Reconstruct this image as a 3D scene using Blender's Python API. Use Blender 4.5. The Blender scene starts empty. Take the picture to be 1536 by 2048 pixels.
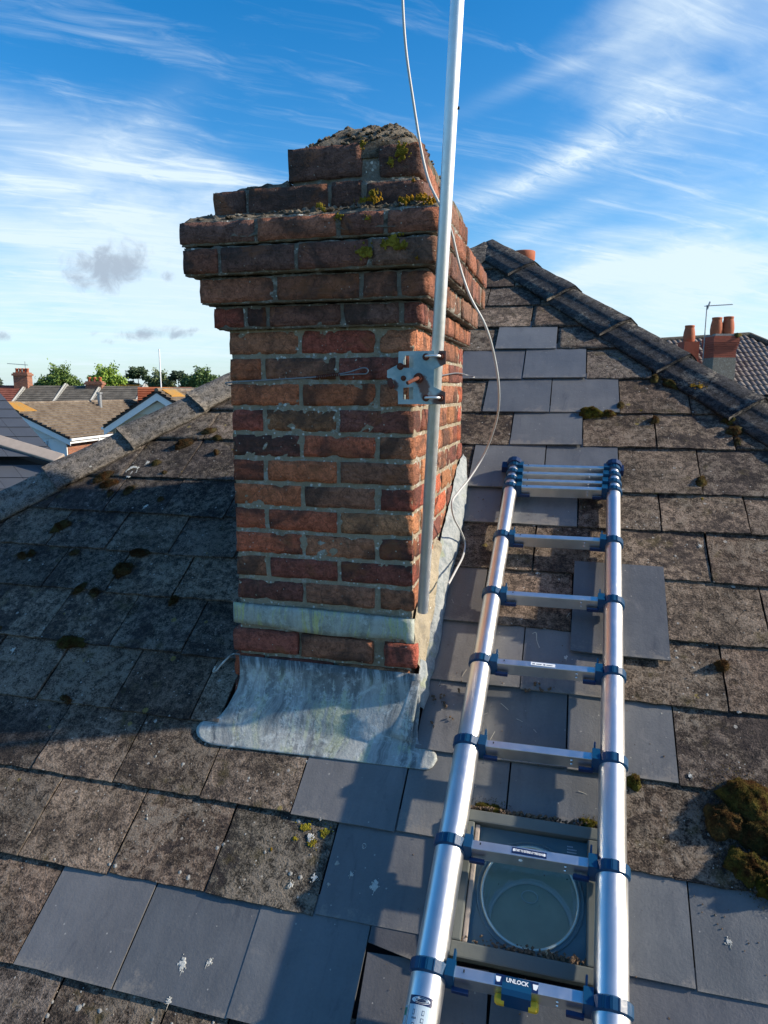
import bpy, bmesh, math, random
import numpy as np
from mathutils import Vector, Matrix, noise as mnoise
R = math.radians
rnd = random.Random(7)
SC = bpy.context.scene
COL = SC.collection

# ---------------------------------------------------------------- camera
YAW, PITCH, ROLL, FPX = 0.2602, 0.1706, 0.0012, 1383.5
cy, sy, cp, sp = math.cos(YAW), math.sin(YAW), math.cos(PITCH), math.sin(PITCH)
FWD = Vector((-sy * cp, cy * cp, -sp)); RGT = Vector((cy, sy, 0)); UPV = RGT.cross(FWD)
RGT, UPV = RGT * math.cos(ROLL) + UPV * math.sin(ROLL), UPV * math.cos(ROLL) - RGT * math.sin(ROLL)
cam = bpy.data.cameras.new('camera'); co = bpy.data.objects.new('camera', cam); COL.objects.link(co)
co.matrix_world = Matrix((RGT, UPV, -FWD)).transposed().to_4x4()
cam.sensor_fit = 'VERTICAL'; cam.sensor_height = 36; cam.lens = FPX / 2048 * 36
cam.clip_start = 0.05; cam.clip_end = 3000
SC.camera = co

# ---------------------------------------------------------------- light
SUN_AZ, SUN_EL = R(10.0), R(29.0)             # azimuth from +X towards +Y
SUN_STRENGTH, SKY_STRENGTH, EXPOSURE = 3.7, 0.15, 0.95
sdir = Vector((math.cos(SUN_EL) * math.cos(SUN_AZ), math.cos(SUN_EL) * math.sin(SUN_AZ), math.sin(SUN_EL)))
sl = bpy.data.lights.new('sun', 'SUN'); sl.energy = SUN_STRENGTH; sl.angle = R(1.2); sl.color = (1.0, 0.87, 0.69)
so = bpy.data.objects.new('sun', sl); COL.objects.link(so)
so.rotation_euler = sdir.to_track_quat('Z', 'Y').to_euler(); so.location = sdir * 40
SC.view_settings.view_transform = 'Standard'; SC.view_settings.look = 'None'
SC.view_settings.exposure = EXPOSURE; SC.view_settings.gamma = 1.0
SC.view_settings.use_curve_mapping = False

# ---------------------------------------------------------------- node helper
class S:
    """a socket with arithmetic"""
    def __init__(s, b, k): s.b, s.k = b, k
    def _m(s, op, o, rev=False):
        n = s.b.new('ShaderNodeMath'); n.operation = op
        a, c = (o, s) if rev else (s, o)
        s.b.put(n.inputs[0], a)
        if c is not None: s.b.put(n.inputs[1], c)
        return S(s.b, n.outputs[0])
    def __add__(s, o): return s._m('ADD', o)
    __radd__ = __add__
    def __mul__(s, o): return s._m('MULTIPLY', o)
    __rmul__ = __mul__
    def __sub__(s, o): return s._m('SUBTRACT', o)
    def __rsub__(s, o): return s._m('SUBTRACT', o, True)
    def __truediv__(s, o): return s._m('DIVIDE', o)
    def pow(s, o): return s._m('POWER', o)
    def max(s, o): return s._m('MAXIMUM', o)
    def min(s, o): return s._m('MINIMUM', o)
    def less(s, o): return s._m('LESS_THAN', o)
    def more(s, o): return s._m('GREATER_THAN', o)
    def exp(s): return s._m('EXPONENT', None)
    def step(s, a, c):
        n = s.b.new('ShaderNodeMapRange'); n.interpolation_type = 'SMOOTHSTEP'
        s.b.put(n.inputs[0], s); n.inputs[1].default_value = a; n.inputs[2].default_value = c
        return S(s.b, n.outputs[0])

class B:
    def __init__(s, nt): s.nt = nt
    def new(s, t): return s.nt.nodes.new(t)
    def put(s, inp, v):
        if isinstance(v, S): s.nt.links.new(v.k, inp)
        elif isinstance(v, (tuple, list)):
            inp.default_value = (*v, 1) if len(v) == 3 and inp.type == 'RGBA' else v
        else: inp.default_value = v
    def noise(s, vec, scale, detail=4, rough=.6, dist=0):
        n = s.new('ShaderNodeTexNoise'); s.put(n.inputs['Vector'], vec)
        n.inputs['Scale'].default_value = scale; n.inputs['Detail'].default_value = detail
        n.inputs['Roughness'].default_value = rough; n.inputs['Distortion'].default_value = dist
        return S(s, n.outputs[0])
    def voro(s, vec, scale, feature='F1'):
        n = s.new('ShaderNodeTexVoronoi'); n.feature = feature; s.put(n.inputs['Vector'], vec); n.inputs['Scale'].default_value = scale
        return S(s, n.outputs['Distance']), (S(s, n.outputs['Color']) if feature == 'F1' else None)
    def mix(s, f, a, c, mode='MIX'):
        n = s.new('ShaderNodeMix'); n.data_type = 'RGBA'; n.blend_type = mode
        s.put(n.inputs[0], f); s.put(n.inputs[6], a); s.put(n.inputs[7], c)
        return S(s, n.outputs[2])
    def scale_col(s, c, f):
        n = s.new('ShaderNodeVectorMath'); n.operation = 'SCALE'; s.put(n.inputs[0], c); s.put(n.inputs['Scale'], f)
        return S(s, n.outputs[0])
    def vmul(s, v, k):
        n = s.new('ShaderNodeVectorMath'); n.operation = 'MULTIPLY'; s.put(n.inputs[0], v); n.inputs[1].default_value = k
        return S(s, n.outputs[0])
    def vadd(s, v, k):
        n = s.new('ShaderNodeVectorMath'); n.operation = 'ADD'; s.put(n.inputs[0], v); s.put(n.inputs[1], k)
        return S(s, n.outputs[0])
    def dot(s, v, k):
        n = s.new('ShaderNodeVectorMath'); n.operation = 'DOT_PRODUCT'; s.put(n.inputs[0], v); n.inputs[1].default_value = k
        return S(s, n.outputs['Value'])
    def sep(s, v):
        n = s.new('ShaderNodeSeparateXYZ'); s.put(n.inputs[0], v); return [S(s, o) for o in n.outputs]
    def comb(s, x, y, z):
        n = s.new('ShaderNodeCombineXYZ')
        for i, q in enumerate((x, y, z)): s.put(n.inputs[i], q)
        return S(s, n.outputs[0])

# ---------------------------------------------------------------- sky (world)
W = bpy.data.worlds.new('World'); SC.world = W; W.use_nodes = True
nt = W.node_tree; nt.nodes.clear(); b = B(nt)
def dir_px(x, y):
    return (RGT * ((x - 768) / FPX) + UPV * ((1024 - y) / FPX) + FWD).normalized()
tc = b.new('ShaderNodeTexCoord'); D = S(b, tc.outputs['Generated'])
sky = b.new('ShaderNodeTexSky'); sky.sky_type = 'NISHITA'; sky.sun_disc = False
sky.sun_elevation = SUN_EL; sky.sun_rotation = math.pi / 2 - SUN_AZ
sky.air_density = 1.0; sky.dust_density = 0.6; sky.ozone_density = 3.0
dx, dy, dz = b.sep(D)
up = dz.max(0.0)
den = up + 0.12
P2 = b.comb(dx / den, dy / den, 0.0)                      # flat cloud sheet
warp = b.noise(P2, 1.3, 3, .5)
P3 = b.vadd(P2, b.comb(warp * 0.9, warp * 0.5, 0.0))
ca, sa = math.cos(R(38)), math.sin(R(38))
qx, qy, qz = b.sep(P3)
streak = b.comb((qx * ca + qy * sa) * 0.55, (qy * ca - qx * sa) * 2.6, 0.0)
cir = b.noise(streak, 1.9, 9, .62, .6)
fine = b.noise(streak, 6.0, 8, .65, .9)
veil = b.noise(P2, 0.8, 5, .55, .3)
def lobe(px, py, sx, sy_, ang=0):
    c = dir_px(px, py); ca_, sa_ = math.cos(R(ang)), math.sin(R(ang))
    t1 = (RGT * ca_ + UPV * sa_); t1 = (t1 - c * t1.dot(c)).normalized(); t2 = c.cross(t1)
    u_ = b.dot(D, tuple(t1)) * (FPX / sx); v_ = b.dot(D, tuple(t2)) * (FPX / sy_)
    front = b.dot(D, tuple(c)).more(0.0)
    return ((u_ * u_ + v_ * v_) * -1.0).exp() * front, u_, v_
cover = veil.step(.38, .70) * 0.62
for px, py, sx_, sy2, a, w in [(120, 500, 420, 230, 8, .68), (380, 560, 330, 250, 0, .62), (1480, 420, 300, 420, 0, .58), (1330, 90, 300, 120, 20, .3),
                               (1250, 600, 420, 100, 0, .6), (60, 240, 260, 80, -12, .42)]:
    cover = cover + lobe(px, py, sx_, sy2, a)[0] * w
clear = lobe(700, 130, 520, 210, 0)[0]
puffy = b.noise(b.vadd(P2, b.comb(warp * .4, warp * .3, 0.0)), 3.2, 8, .6, .4)
soft = (cover * (0.12 + cir * 0.55 + fine * 0.25 + puffy * .65) - clear * 0.4).step(0.2, 1.12)
wisps = (cir * 0.75 + fine * 0.4).step(.56, .86) * (0.22 + cover * 0.5)
for px, py, sx_, sy2, a, w in [(1090, 345, 190, 22, 24, .55), (1195, 272, 100, 26, 40, .6), (1090, 452, 110, 20, 20, .55), (1180, 110, 190, 14, 24, .35), (250, 290, 120, 30, 40, .35), (1010, 380, 140, 22, 14, .45),
                               (1160, 555, 200, 16, 8, .4), (1390, 545, 60, 70, 40, .45)]:
    f, u_, v_ = lobe(px, py, sx_, sy2, a)
    wisps = wisps + f * (fine * 1.7 - .25).max(0.0) * w
fac = (soft * 0.85 + wisps * 0.9).min(0.93)
haze = (up * -11.0).exp()
skyc = b.new('ShaderNodeHueSaturation'); skyc.inputs['Saturation'].default_value = 1.42; skyc.inputs['Value'].default_value = .68
nt.links.new(sky.outputs[0], skyc.inputs['Color'])
base = b.mix(haze * 0.72, S(b, skyc.outputs[0]), (1.75, 2.6, 3.2))
c1 = b.mix(fac * (1.0 - haze * .45), base, (2.95, 3.45, 3.8))
puff = None
for px, py, sx_, sy2, a, w in [(222, 535, 75, 40, 8, 1.0), (170, 560, 42, 22, 0, .8), (280, 550, 32, 22, -15, .6), (340, 552, 20, 12, 0, .55), (290, 668, 62, 14, 6, .75), (370, 668, 45, 11, 4, .65), (220, 685, 24, 9, 0, .6), (190, 668, 18, 8, 0, .4), (5, 672, 24, 10, 0, .55)]:
    f, u_, v_ = lobe(px, py, sx_, sy2, a)
    q = f * w
    puff = q if puff is None else puff.max(q)
pn = b.noise(D, 34, 7, .65, .4)
pf = (puff * .9 + (pn - .5) * 1.9 - .02).step(.22, .9) * puff.step(.03, .4)
c2 = b.mix(pf * .88, c1, (1.45, 1.75, 2.15))
bg = b.new('ShaderNodeBackground'); b.put(bg.inputs[0], c2); bg.inputs[1].default_value = SKY_STRENGTH
ow = b.new('ShaderNodeOutputWorld'); nt.links.new(bg.outputs[0], ow.inputs[0])

# ---------------------------------------------------------------- materials
def material(name, rough=.8, metal=0.0, spec=.5):
    m = bpy.data.materials.new(name); m.use_nodes = True
    bb = B(m.node_tree); bb.bsdf = m.node_tree.nodes['Principled BSDF']; bb.m = m
    bb.bsdf.inputs['Roughness'].default_value = rough; bb.bsdf.inputs['Metallic'].default_value = metal
    bb.bsdf.inputs['Specular IOR Level'].default_value = spec
    t = bb.new('ShaderNodeTexCoord'); oi = bb.new('ShaderNodeObjectInfo')
    bb.obj = S(bb, t.outputs['Object']); bb.rand = S(bb, oi.outputs['Random']); bb.ocol = S(bb, oi.outputs['Color'])
    bb.co = bb.vadd(bb.obj, bb.comb(bb.rand * 31.0, bb.rand * 17.0, bb.rand * 53.0))
    def col(c): bb.put(bb.bsdf.inputs['Base Color'], c)
    def rgh(c): bb.put(bb.bsdf.inputs['Roughness'], c)
    def bump(h, dist=.003, strength=.7):
        n = bb.new('ShaderNodeBump'); n.inputs['Strength'].default_value = strength; n.inputs['Distance'].default_value = dist
        bb.put(n.inputs['Height'], h); m.node_tree.links.new(n.outputs[0], bb.bsdf.inputs['Normal'])
    bb.col, bb.rgh, bb.bump = col, rgh, bump
    return bb
MAT = {}
def plain(name, c, rough=.6, metal=0, var=.12, scale=6, bump=0, spec=.5):
    k = material(name, rough, metal, spec)
    n = k.noise(k.co, scale, 5, .6)
    k.col(k.scale_col(c, n * (2 * var) + (1 - var)))
    if bump: k.bump(k.noise(k.co, scale * 8, 4, .6), bump, .6)
    MAT[name] = k.m; return k
def spots(k, vec, scale, size, share):
    d, c = k.voro(vec, scale); r = k.sep(c)
    wob = k.noise(vec, scale * 5, 2, .5)
    return (d + (wob - .5) * size * .8).less((r[1] * .7 + .3) * size) * r[0].more(1 - share)

# rough weathered roof tile: object colour x mottle, lichen crust, white lichen dots
k = material('weathered_tile', .92, 0, .25)
n1 = k.noise(k.co, 7, 6, .68, .4); n2 = k.noise(k.co, 38, 6, .72, .3); n3 = k.noise(k.co, 190, 3, .7)
c = k.scale_col(k.ocol, n2.step(.36, .66) * 1.05 + n3.step(.38, .68) * 1.1 + .10)
c = k.scale_col(c, n1.step(.34, .64) * .75 + .42)
n5 = k.noise(k.co, 3.1, 5, .65, .8)
c = k.mix(((n2 * .45 + n3 * .25 + n5 * .45).step(.56, .70)) * (k.rand * .6 + .4), c, (.23, .195, .155))
c = k.mix((n5 * .6 + n2 * .4).step(.50, .42) * (k.rand * .5 + .2), c, (.026, .021, .023))
c = k.mix(k.noise(k.co, 13, 5, .6).step(.57, .72) * .5, c, (.075, .06, .018))
c = k.mix((k.noise(k.co, 24, 6, .8, .5).step(.56, .66)) * .75, c, (.014, .013, .014))
c = k.mix(spots(k, k.co, 17, .2, .10) * n2.more(.47) * .7, c, (.24, .19, .05))
c = k.mix(spots(k, k.co, 26, .15, .22) * .7, c, (.42, .41, .38))
c = k.mix(spots(k, k.co, 70, .2, .17) * .7, c, (.45, .45, .42))
k.col(c); k.bump(n2 * 1.1 + n3 * .55 + n1 * .6, .011, .9); MAT['tile'] = k.m

# hip capping: blackish with pale crust
k = material('weathered_capping', .93, 0, .25)
n1 = k.noise(k.co, 6, 6, .7, .5); n2 = k.noise(k.co, 34, 6, .75, .4); n3 = k.noise(k.co, 170, 3, .7)
c = k.scale_col(k.ocol, n2.step(.34, .66) * 1.2 + n3.step(.36, .7) * .9 + .08)
c = k.mix((n1 * .45 + n2 * .4 + n3 * .2).step(.54, .64) * .7, c, (.32, .28, .22))
c = k.mix((n2 * .7 + n3 * .3).step(.58, .64), c, (.018, .017, .018))
c = k.mix(spots(k, k.co, 20, .15, .12) * .8, c, (.5, .5, .46))
k.col(c); k.bump(n2 * 1.2 + n3 * .5 + n1 * .5, .012, .9); MAT['cap'] = k.m

# smooth replacement slate
k = material('smooth_slate', .36, 0, .62)
sx, sy_, sz = k.sep(k.co)
st = k.noise(k.comb(sx * 26, sy_ * 3, sz * 3), 1, 5, .6); n1 = k.noise(k.co, 5, 4, .6); n2 = k.noise(k.co, 160, 3, .7)
at = k.new('ShaderNodeAttribute'); at.attribute_name = 'wear'; wear = S(k, at.outputs['Fac'])
c = k.scale_col(k.ocol, n1 * .7 + st * .45 + n2 * .35 + .32)
c = k.mix((k.noise(k.co, 8, 6, .72, 1.2).step(.56, .74)) * .38, c, (.2, .19, .18))
c = k.mix((k.noise(k.comb(sx * 14, sy_ * 4, sz * 4), 1.5, 6, .7, .8).step(.55, .72)) * .35, c, (.035, .036, .045))
c = k.mix(spots(k, k.co, 60, .16, .10) * .6, c, (.42, .40, .36))
c = k.mix((wear + (n2 - .5) * .9 + (k.noise(k.co, 30, 5, .7) - .5) * 2.4 + (k.noise(k.co, 4, 3, .6) - .55) * 2.2).step(.6, 1.15) * .5, c, (.26, .23, .19))
k.col(c); k.rgh(n1 * .25 + n2 * .15 + .20); k.bump(n2 * .5 + n1 + k.noise(k.co, 28, 5, .65) * .8, .0026, .6); MAT['slate'] = k.m

# brick
k = material('weathered_brick', .9, 0, .25)
n1 = k.noise(k.co, 11, 5, .6, .4); n2 = k.noise(k.co, 48, 6, .72, .4); n3 = k.noise(k.co, 200, 3, .7)
bx, by, bz = k.sep(k.co)
drag = k.noise(k.comb(bx * 20, by * 20, bz * 75), 1, 5, .6, .7)
c = k.scale_col(k.ocol, n2.step(.3, .7) * .8 + n3.step(.3, .7) * .5 + drag * .6 + .06)
n4 = k.noise(k.co, 5.5, 3, .6, .8)
c = k.mix(n4.step(.47, .62) * .72, c, (.05, .037, .032))
c = k.mix((k.noise(k.co, 8, 4, .6, .5)).step(.55, .68) * .6, c, (.30, .115, .05))
dcr, _x = k.voro(k.vadd(k.co, k.comb(n1 * .05, n2 * .03, n1 * .04)), 11, 'DISTANCE_TO_EDGE')
c = k.mix(dcr.less(.012) * n2.more(.5) * .5, c, (.03, .02, .018))
c = k.mix((n2 * .6 + n1 * .4).step(.56, .66) * .4, c, (.38, .16, .08))
c = k.mix((k.noise(k.co, 17, 6, .7, .6).step(.6, .74)) * .45, c, (.16, .135, .085))
c = k.mix(spots(k, k.co, 85, .22, .12) * .75, c, (.5, .47, .4))
k.col(c); k.bump(n2 * 1.1 + drag * .9 + n3 * .5 + dcr.min(.02) * 6.0 * n1, .010, 1.0); MAT['brick'] = k.m

def mortar(name, tone, specks):
    k = material(name, .95, 0, .2)
    n1 = k.noise(k.co, 9, 5, .65); n2 = k.noise(k.co, 60, 5, .75); n3 = k.noise(k.co, 220, 3, .7)
    c = k.scale_col(tone, n2 * .8 + n3 * .6 + .3)
    c = k.mix((n1 * .6 + n2 * .4).step(.5, .62) * .6, c, tuple(t * .3 for t in tone))
    c = k.mix((n2 * .5 + n1 * .3 + k.noise(k.co, 24, 5, .7) * .3).step(.57, .63) * specks * 1.5, c, (.60, .60, .55))
    c = k.mix((k.noise(k.co, 15, 4, .6).step(.56, .7)) * .35, c, (.16, .14, .06))
    c = k.mix(spots(k, k.co, 75, .34, specks), c, (.62, .62, .57))
    c = k.mix(spots(k, k.co, 38, .28, specks * .55), c, (.66, .65, .6))
    k.col(c); k.bump(n2 + n3 * .7, .008, .9); MAT[name] = k.m
mortar('mortar', (.34, .285, .205), .34)
mortar('sooty_mortar', (.21, .185, .15), .3)
mortar('pale_mortar', (.42, .36, .26), .08)
mortar('grey_render', (.3, .3, .28), .05)

# dark crust of dead moss and lichen over the broken top
k = material('moss_crust', .98, 0, .1)
n1 = k.noise(k.co, 16, 6, .7, .5); n2 = k.noise(k.co, 90, 5, .75)
c = k.mix(n1.step(.36, .58), (.085, .066, .046), (.30, .26, .20)); c = k.scale_col(c, n2 * 1.4 + .25)
c = k.mix(spots(k, k.co, 40, .3, .14), c, (.45, .45, .4)); k.col(c); k.bump(n1 + n2, .02, 1); MAT['crust'] = k.m

# lead: grey blue with pale bloom and green yellow streaks
def lead(name, streaks):
    k = material(name, .55, 0.0, .5)
    px, py, pz = k.sep(k.obj)
    wob = k.noise(k.obj, 5, 3, .5)
    s1 = k.noise(k.comb(px * 15 + wob * 2.0, py * 1.2, pz * 2.0), 1, 6, .7, .4); s2 = k.noise(k.comb(px * 30 + wob * 2.5, py * 2, pz * 3.5), 1, 5, .7, .4)
    n1 = k.noise(k.obj, 7, 6, .68, .5); n2 = k.noise(k.obj, 60, 6, .75); n3 = k.noise(k.obj, 220, 2, .6)
    c = k.mix(s1.step(.38, .6), (.10, .11, .112), (.30, .315, .305))
    c = k.mix((n1 * .7 + n2 * .3).step(.45, .62) * .65, c, (.27, .31, .29))
    c = k.mix((k.noise(k.obj, 18, 6, .75, .6)).step(.52, .66) * .7, c, (.42, .46, .45))
    c = k.mix((s2 * .6 + n2 * .4).step(.52, .58) * .5, c, (.48, .52, .52))
    c = k.mix((s2 * .6 + n1 * .4).step(.51, .6) * streaks, c, (.27, .30, .12))
    c = k.mix((s2 * .4 + s1 * .4 + n2 * .2).step(.44, .38) * .75, c, (.05, .065, .075))
    c = k.mix((n2 * .7 + n1 * .3).step(.58, .63) * .7, c, (.05, .05, .055))
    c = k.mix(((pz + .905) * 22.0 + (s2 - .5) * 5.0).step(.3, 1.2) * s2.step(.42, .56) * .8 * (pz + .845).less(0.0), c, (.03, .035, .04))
    if streaks > .8: c = k.mix(.3, c, (.40, .43, .33)); c = k.mix(s2.step(.5, .62) * .55, c, (.40, .40, .13)); c = k.mix(s1.step(.55, .66) * .4, c, (.10, .13, .13))
    c = k.scale_col(c, n3 * .45 + n2 * .45 + .72)
    k.col(c); k.rgh(n1 * .3 + .38); k.bump(n2 * .6 + n1 * 1.5, .006, .7); MAT[name] = k.m
lead('lead_sheet', .45); lead('stained_lead', .95)

# metals and plastics
k = material('aluminium', .26, 1.0); n = k.noise(k.vmul(k.obj, (60, 3, 3)), 3, 4, .6); n2 = k.noise(k.co, 25, 5, .6)
sm = k.noise(k.vmul(k.co, (9, 3, 3)), 2.2, 6, .7, .6); k.col(k.scale_col((.84, .84, .83), n2 * .14 + .88 - sm.step(.55, .7) * .12)); k.rgh(n * .06 + n2 * .05 + .30 + sm.step(.5, .7) * .12); MAT['alu'] = k.m
k = material('rung_aluminium', .34, 1.0); n2 = k.noise(k.co, 40, 5, .6)
k.col(k.scale_col((.80, .80, .80), n2 * .2 + .88)); k.rgh(n2 * .2 + .27); MAT['alu_rung'] = k.m
k = material('galvanised', .38, 1.0); n2 = k.noise(k.co, 30, 5, .65); d, vc = k.voro(k.co, 55)
k.col(k.scale_col((.80, .81, .80), n2 * .3 + .85)); k.rgh(n2 * .12 + d * .08 + .42); MAT['galv'] = k.m
k = material('zinc_plate', .5, .55); n1 = k.noise(k.obj, 14, 5, .6, .4); n2 = k.noise(k.obj, 60, 5, .7)
c = k.mix(n1.step(.35, .65), (.22, .33, .37), (.45, .52, .52)); px, py, pz = k.sep(k.obj)
k.rust = None
def blot(x, z, rx, rz): return (((px - x) * (1 / rx)).pow(2.0) + ((pz - z) * (1 / rz)).pow(2.0)) * -1.0
rust = blot(-.392, .012, .016, .03).exp() + blot(-.345, -.02, .03, .022).exp() * .9 + blot(-.345, .1, .022, .022).exp() + blot(-.41, .04, .02, .02).exp() * .8
rust = (rust + blot(-.336, -.02, .012, .03).exp() * 1.2 + blot(-.336, .09, .012, .03).exp() * 1.2 + blot(-.48, .02, .02, .016).exp() + (n2 - .5) * 1.0 + (n1 - .5) * .6).step(.35, .75)
c = k.mix(rust * .85, c, (.15, .04, .012)); k.col(c); k.put(k.bsdf.inputs['Metallic'], 0.5 - rust * .45); k.rgh(n1 * .2 + .4 + rust * .3); k.bump(n2, .001, .5); MAT['zinc'] = k.m
plain('rust', (.13, .035, .018), .85, 0, .5, 90, .002)
plain('blue_plastic', (.003, .047, .115), .32, 0, .15, 14, .0004)
plain('navy_plastic', (.004, .02, .075), .4, 0, .15, 14)
plain('yellow_plastic', (.75, .43, .015), .38, 0, .12, 20)
plain('sticker_navy', (.004, .016, .07), .35, 0, .05, 20)
plain('sticker_white', (.72, .76, .78), .4, 0, .06, 40)
plain('sticker_silver', (.42, .52, .58), .4, 0, .1, 40)
plain('sticker_ink', (.03, .05, .09), .5, 0, .1, 20)
plain('sticker_green', (.02, .2, .1), .5, 0, .1, 20)
plain('cable_sheath', (.48, .49, .48), .45, 0, .15, 12)
plain('window_frame_grey', (.115, .125, .112), .5, 0, .25, 9, .0008)
plain('inner_tray', (.13, .18, .225), .45, 0, .2, 12)
plain('diffuser', (.56, .57, .48), .4, 0, .3, 14)
plain('rubber', (.015, .015, .016), .7)
plain('deck', (.02, .018, .018), .95)
plain('terracotta', (.38, .105, .045), .8, 0, .35, 12, .002)
plain('white_paint', (.74, .76, .78), .5, 0, .06, 4)
plain('white_render', (.68, .70, .71), .8, 0, .1, 3, .004)
plain('cream_render', (.55, .53, .46), .85, 0, .12, 3)
plain('grey_slate_far', (.085, .092, .105), .5, 0, .2, 2)
plain('beige_cap', (.36, .30, .25), .85, 0, .2, 8, .004)
plain('dark_edge', (.03, .028, .028), .9)
plain('bark', (.07, .05, .035), .95, 0, .4, 8, .02)
plain('soil', (.10, .085, .06), .95)
plain('dark_glass', (.02, .025, .03), .08)
plain('debris', (.12, .08, .05), .95, 0, .5, 90)
plain('dropping', (.50, .50, .46), .9, 0, .5, 180, .002)
plain('rosette', (.30, .29, .26), .95, 0, .5, 160, .001)
plain('old_metal', (.28, .29, .3), .45, .6)
k = material('twig', .9); k.col(k.scale_col((.5, .47, .4), k.noise(k.co, 60) * .8 + .5)); MAT['twig'] = k.m
k = material('yellow_lichen', .95, 0, .1); n1 = k.noise(k.co, 60, 5, .7); n2 = k.noise(k.co, 210, 3, .7)
c = k.mix(n1.step(.4, .62), (.16, .12, .015), k.ocol); k.col(k.scale_col(c, n2 * 1.0 + .5)); k.bump(n1 + n2, .01, 1); MAT['lichen'] = k.m
k = material('moss', .98, 0, .1); n1 = k.noise(k.co, 28, 5, .7); n2 = k.noise(k.co, 160, 3, .75)
c = k.mix(n1.step(.38, .66), k.ocol, (.085, .038, .014)); k.col(k.scale_col(c, n2 * 1.5 + .05)); k.bump(n1 * .6 + n2, .014, 1); MAT['moss'] = k.m
def far_tiles(name, c0, c1, scale):
    k = material(name, .9, 0, .2); n = k.noise(k.co, scale, 6, .7); n2 = k.noise(k.co, scale * 9, 4, .7)
    k.col(k.scale_col(k.mix(n.step(.35, .68), c0, c1), n2 * .7 + .62)); k.bump(n2, .01, .5); MAT[name] = k.m
far_tiles('brown_tiles', (.13, .10, .075), (.24, .20, .155), 2.2)
far_tiles('grey_tiles', (.10, .09, .075), (.19, .17, .14), 1.6)
far_tiles('red_tiles', (.19, .06, .042), (.27, .10, .07), 2)
far_tiles('orange_tiles', (.30, .085, .04), (.36, .13, .065), 2)
far_tiles('pantile', (.12, .10, .094), (.25, .22, .20), 3)
plain('red_brick', (.33, .085, .05), .9, 0, .35, 7, .006)
far_tiles('orange_growth', (.42, .2, .03), (.3, .2, .08), 3)
k = material('far_brick', .9, 0, .2)
bt = k.new('ShaderNodeTexBrick'); gx, gy, gz = k.sep(k.obj)
k.put(bt.inputs['Vector'], k.comb(gx + gy, gz, 0.0)); bt.inputs['Scale'].default_value = 1; bt.inputs['Brick Width'].default_value = .225; bt.inputs['Row Height'].default_value = .075
bt.inputs['Mortar Size'].default_value = .008; bt.inputs['Color1'].default_value = (.33, .12, .06, 1); bt.inputs['Color2'].default_value = (.19, .065, .04, 1); bt.inputs['Mortar'].default_value = (.26, .22, .18, 1)
k.col(S(k, bt.outputs['Color'])); MAT['far_brick'] = k.m
k = material('foliage', .65, 0, .3); n = k.noise(k.obj, 1.2, 4, .6); n2 = k.noise(k.obj, 9, 3, .6)
k.col(k.scale_col(k.ocol, n * 1.0 + n2 * .9 + .1)); MAT['leaf'] = k.m
k = material('grass', .95, 0, .2); n = k.noise(k.obj, .15, 6, .65); k.col(k.mix(n, (.04, .06, .02), (.11, .10, .055))); MAT['grass'] = k.m
k = material('mirror_tube', .1, 1.0); k.col((.92, .94, .91)); st = k.noise(k.vmul(k.obj, (30, 30, 4)), 1, 3, .5); k.rgh(st * .25 + .03); MAT['mirror'] = k.m
m = bpy.data.materials.new('clear_pane'); m.use_nodes = True; q = m.node_tree; q.nodes.clear(); kb = B(q)
tr = kb.new('ShaderNodeBsdfTransparent'); tr.inputs[0].default_value = (.90, .94, .92, 1); gl = kb.new('ShaderNodeBsdfGlossy'); gl.inputs['Roughness'].default_value = .06
fr = kb.new('ShaderNodeFresnel'); fr.inputs[0].default_value = 1.45; ms = kb.new('ShaderNodeMixShader'); gm = kb.new('ShaderNodeNewGeometry'); kb.put(ms.inputs[0], (S(kb, fr.outputs[0]) * 1.1 + 0.01) * (1.0 - S(kb, gm.outputs['Backfacing'])))
q.links.new(tr.outputs[0], ms.inputs[1]); q.links.new(gl.outputs[0], ms.inputs[2]); om = kb.new('ShaderNodeOutputMaterial'); q.links.new(ms.outputs[0], om.inputs[0]); MAT['pane'] = m

# ---------------------------------------------------------------- object helpers
def link(name, me, mat, parent=None, color=None, smooth=False):
    o = bpy.data.objects.new(name, me); COL.objects.link(o)
    if mat and not me.materials: me.materials.append(MAT[mat])
    if parent: o.parent = parent
    if color: o.color = (*color, 1)
    if smooth: me.polygons.foreach_set('use_smooth', [True] * len(me.polygons)); me.update()
    return o
def mesh(name, vs, fs):
    me = bpy.data.meshes.new(name); me.from_pydata([tuple(v) for v in vs], [], fs); me.update(); return me
def from_bm(name, bm):
    bmesh.ops.recalc_face_normals(bm, faces=bm.faces)
    me = bpy.data.meshes.new(name); bm.to_mesh(me); bm.free(); return me
def tag(o, label=None, cat=None, group=None, kind=None):
    for a, q in (('label', label), ('category', cat), ('group', group), ('kind', kind)):
        if q: o[a] = q
    return o
def thing(name, loc, label, cat, group=None):
    o = bpy.data.objects.new(name, None); COL.objects.link(o); o.location = loc; o.empty_display_size = .1
    tag(o, label, cat, group); return o
def keep(o, parent):
    """parent without moving (meshes are written in world coordinates)"""
    o.parent = parent; o.matrix_parent_inverse = Matrix.Translation(-parent.location); return o
def part(name, vs, fs, mat, parent, color=None, smooth=False):
    return keep(link(name, mesh(name, vs, fs), mat, None, color, smooth), parent)
def box_data(o, ax, ay, az):
    """box centred at o with half axes ax ay az"""
    o, ax, ay, az = map(Vector, (o, ax, ay, az))
    vs = [o + ax * i + ay * j + az * k_ for k_ in (-1, 1) for j in (-1, 1) for i in (-1, 1)]
    return vs, [(0, 2, 3, 1), (4, 5, 7, 6), (0, 1, 5, 4), (2, 6, 7, 3), (0, 4, 6, 2), (1, 3, 7, 5)]
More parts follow.
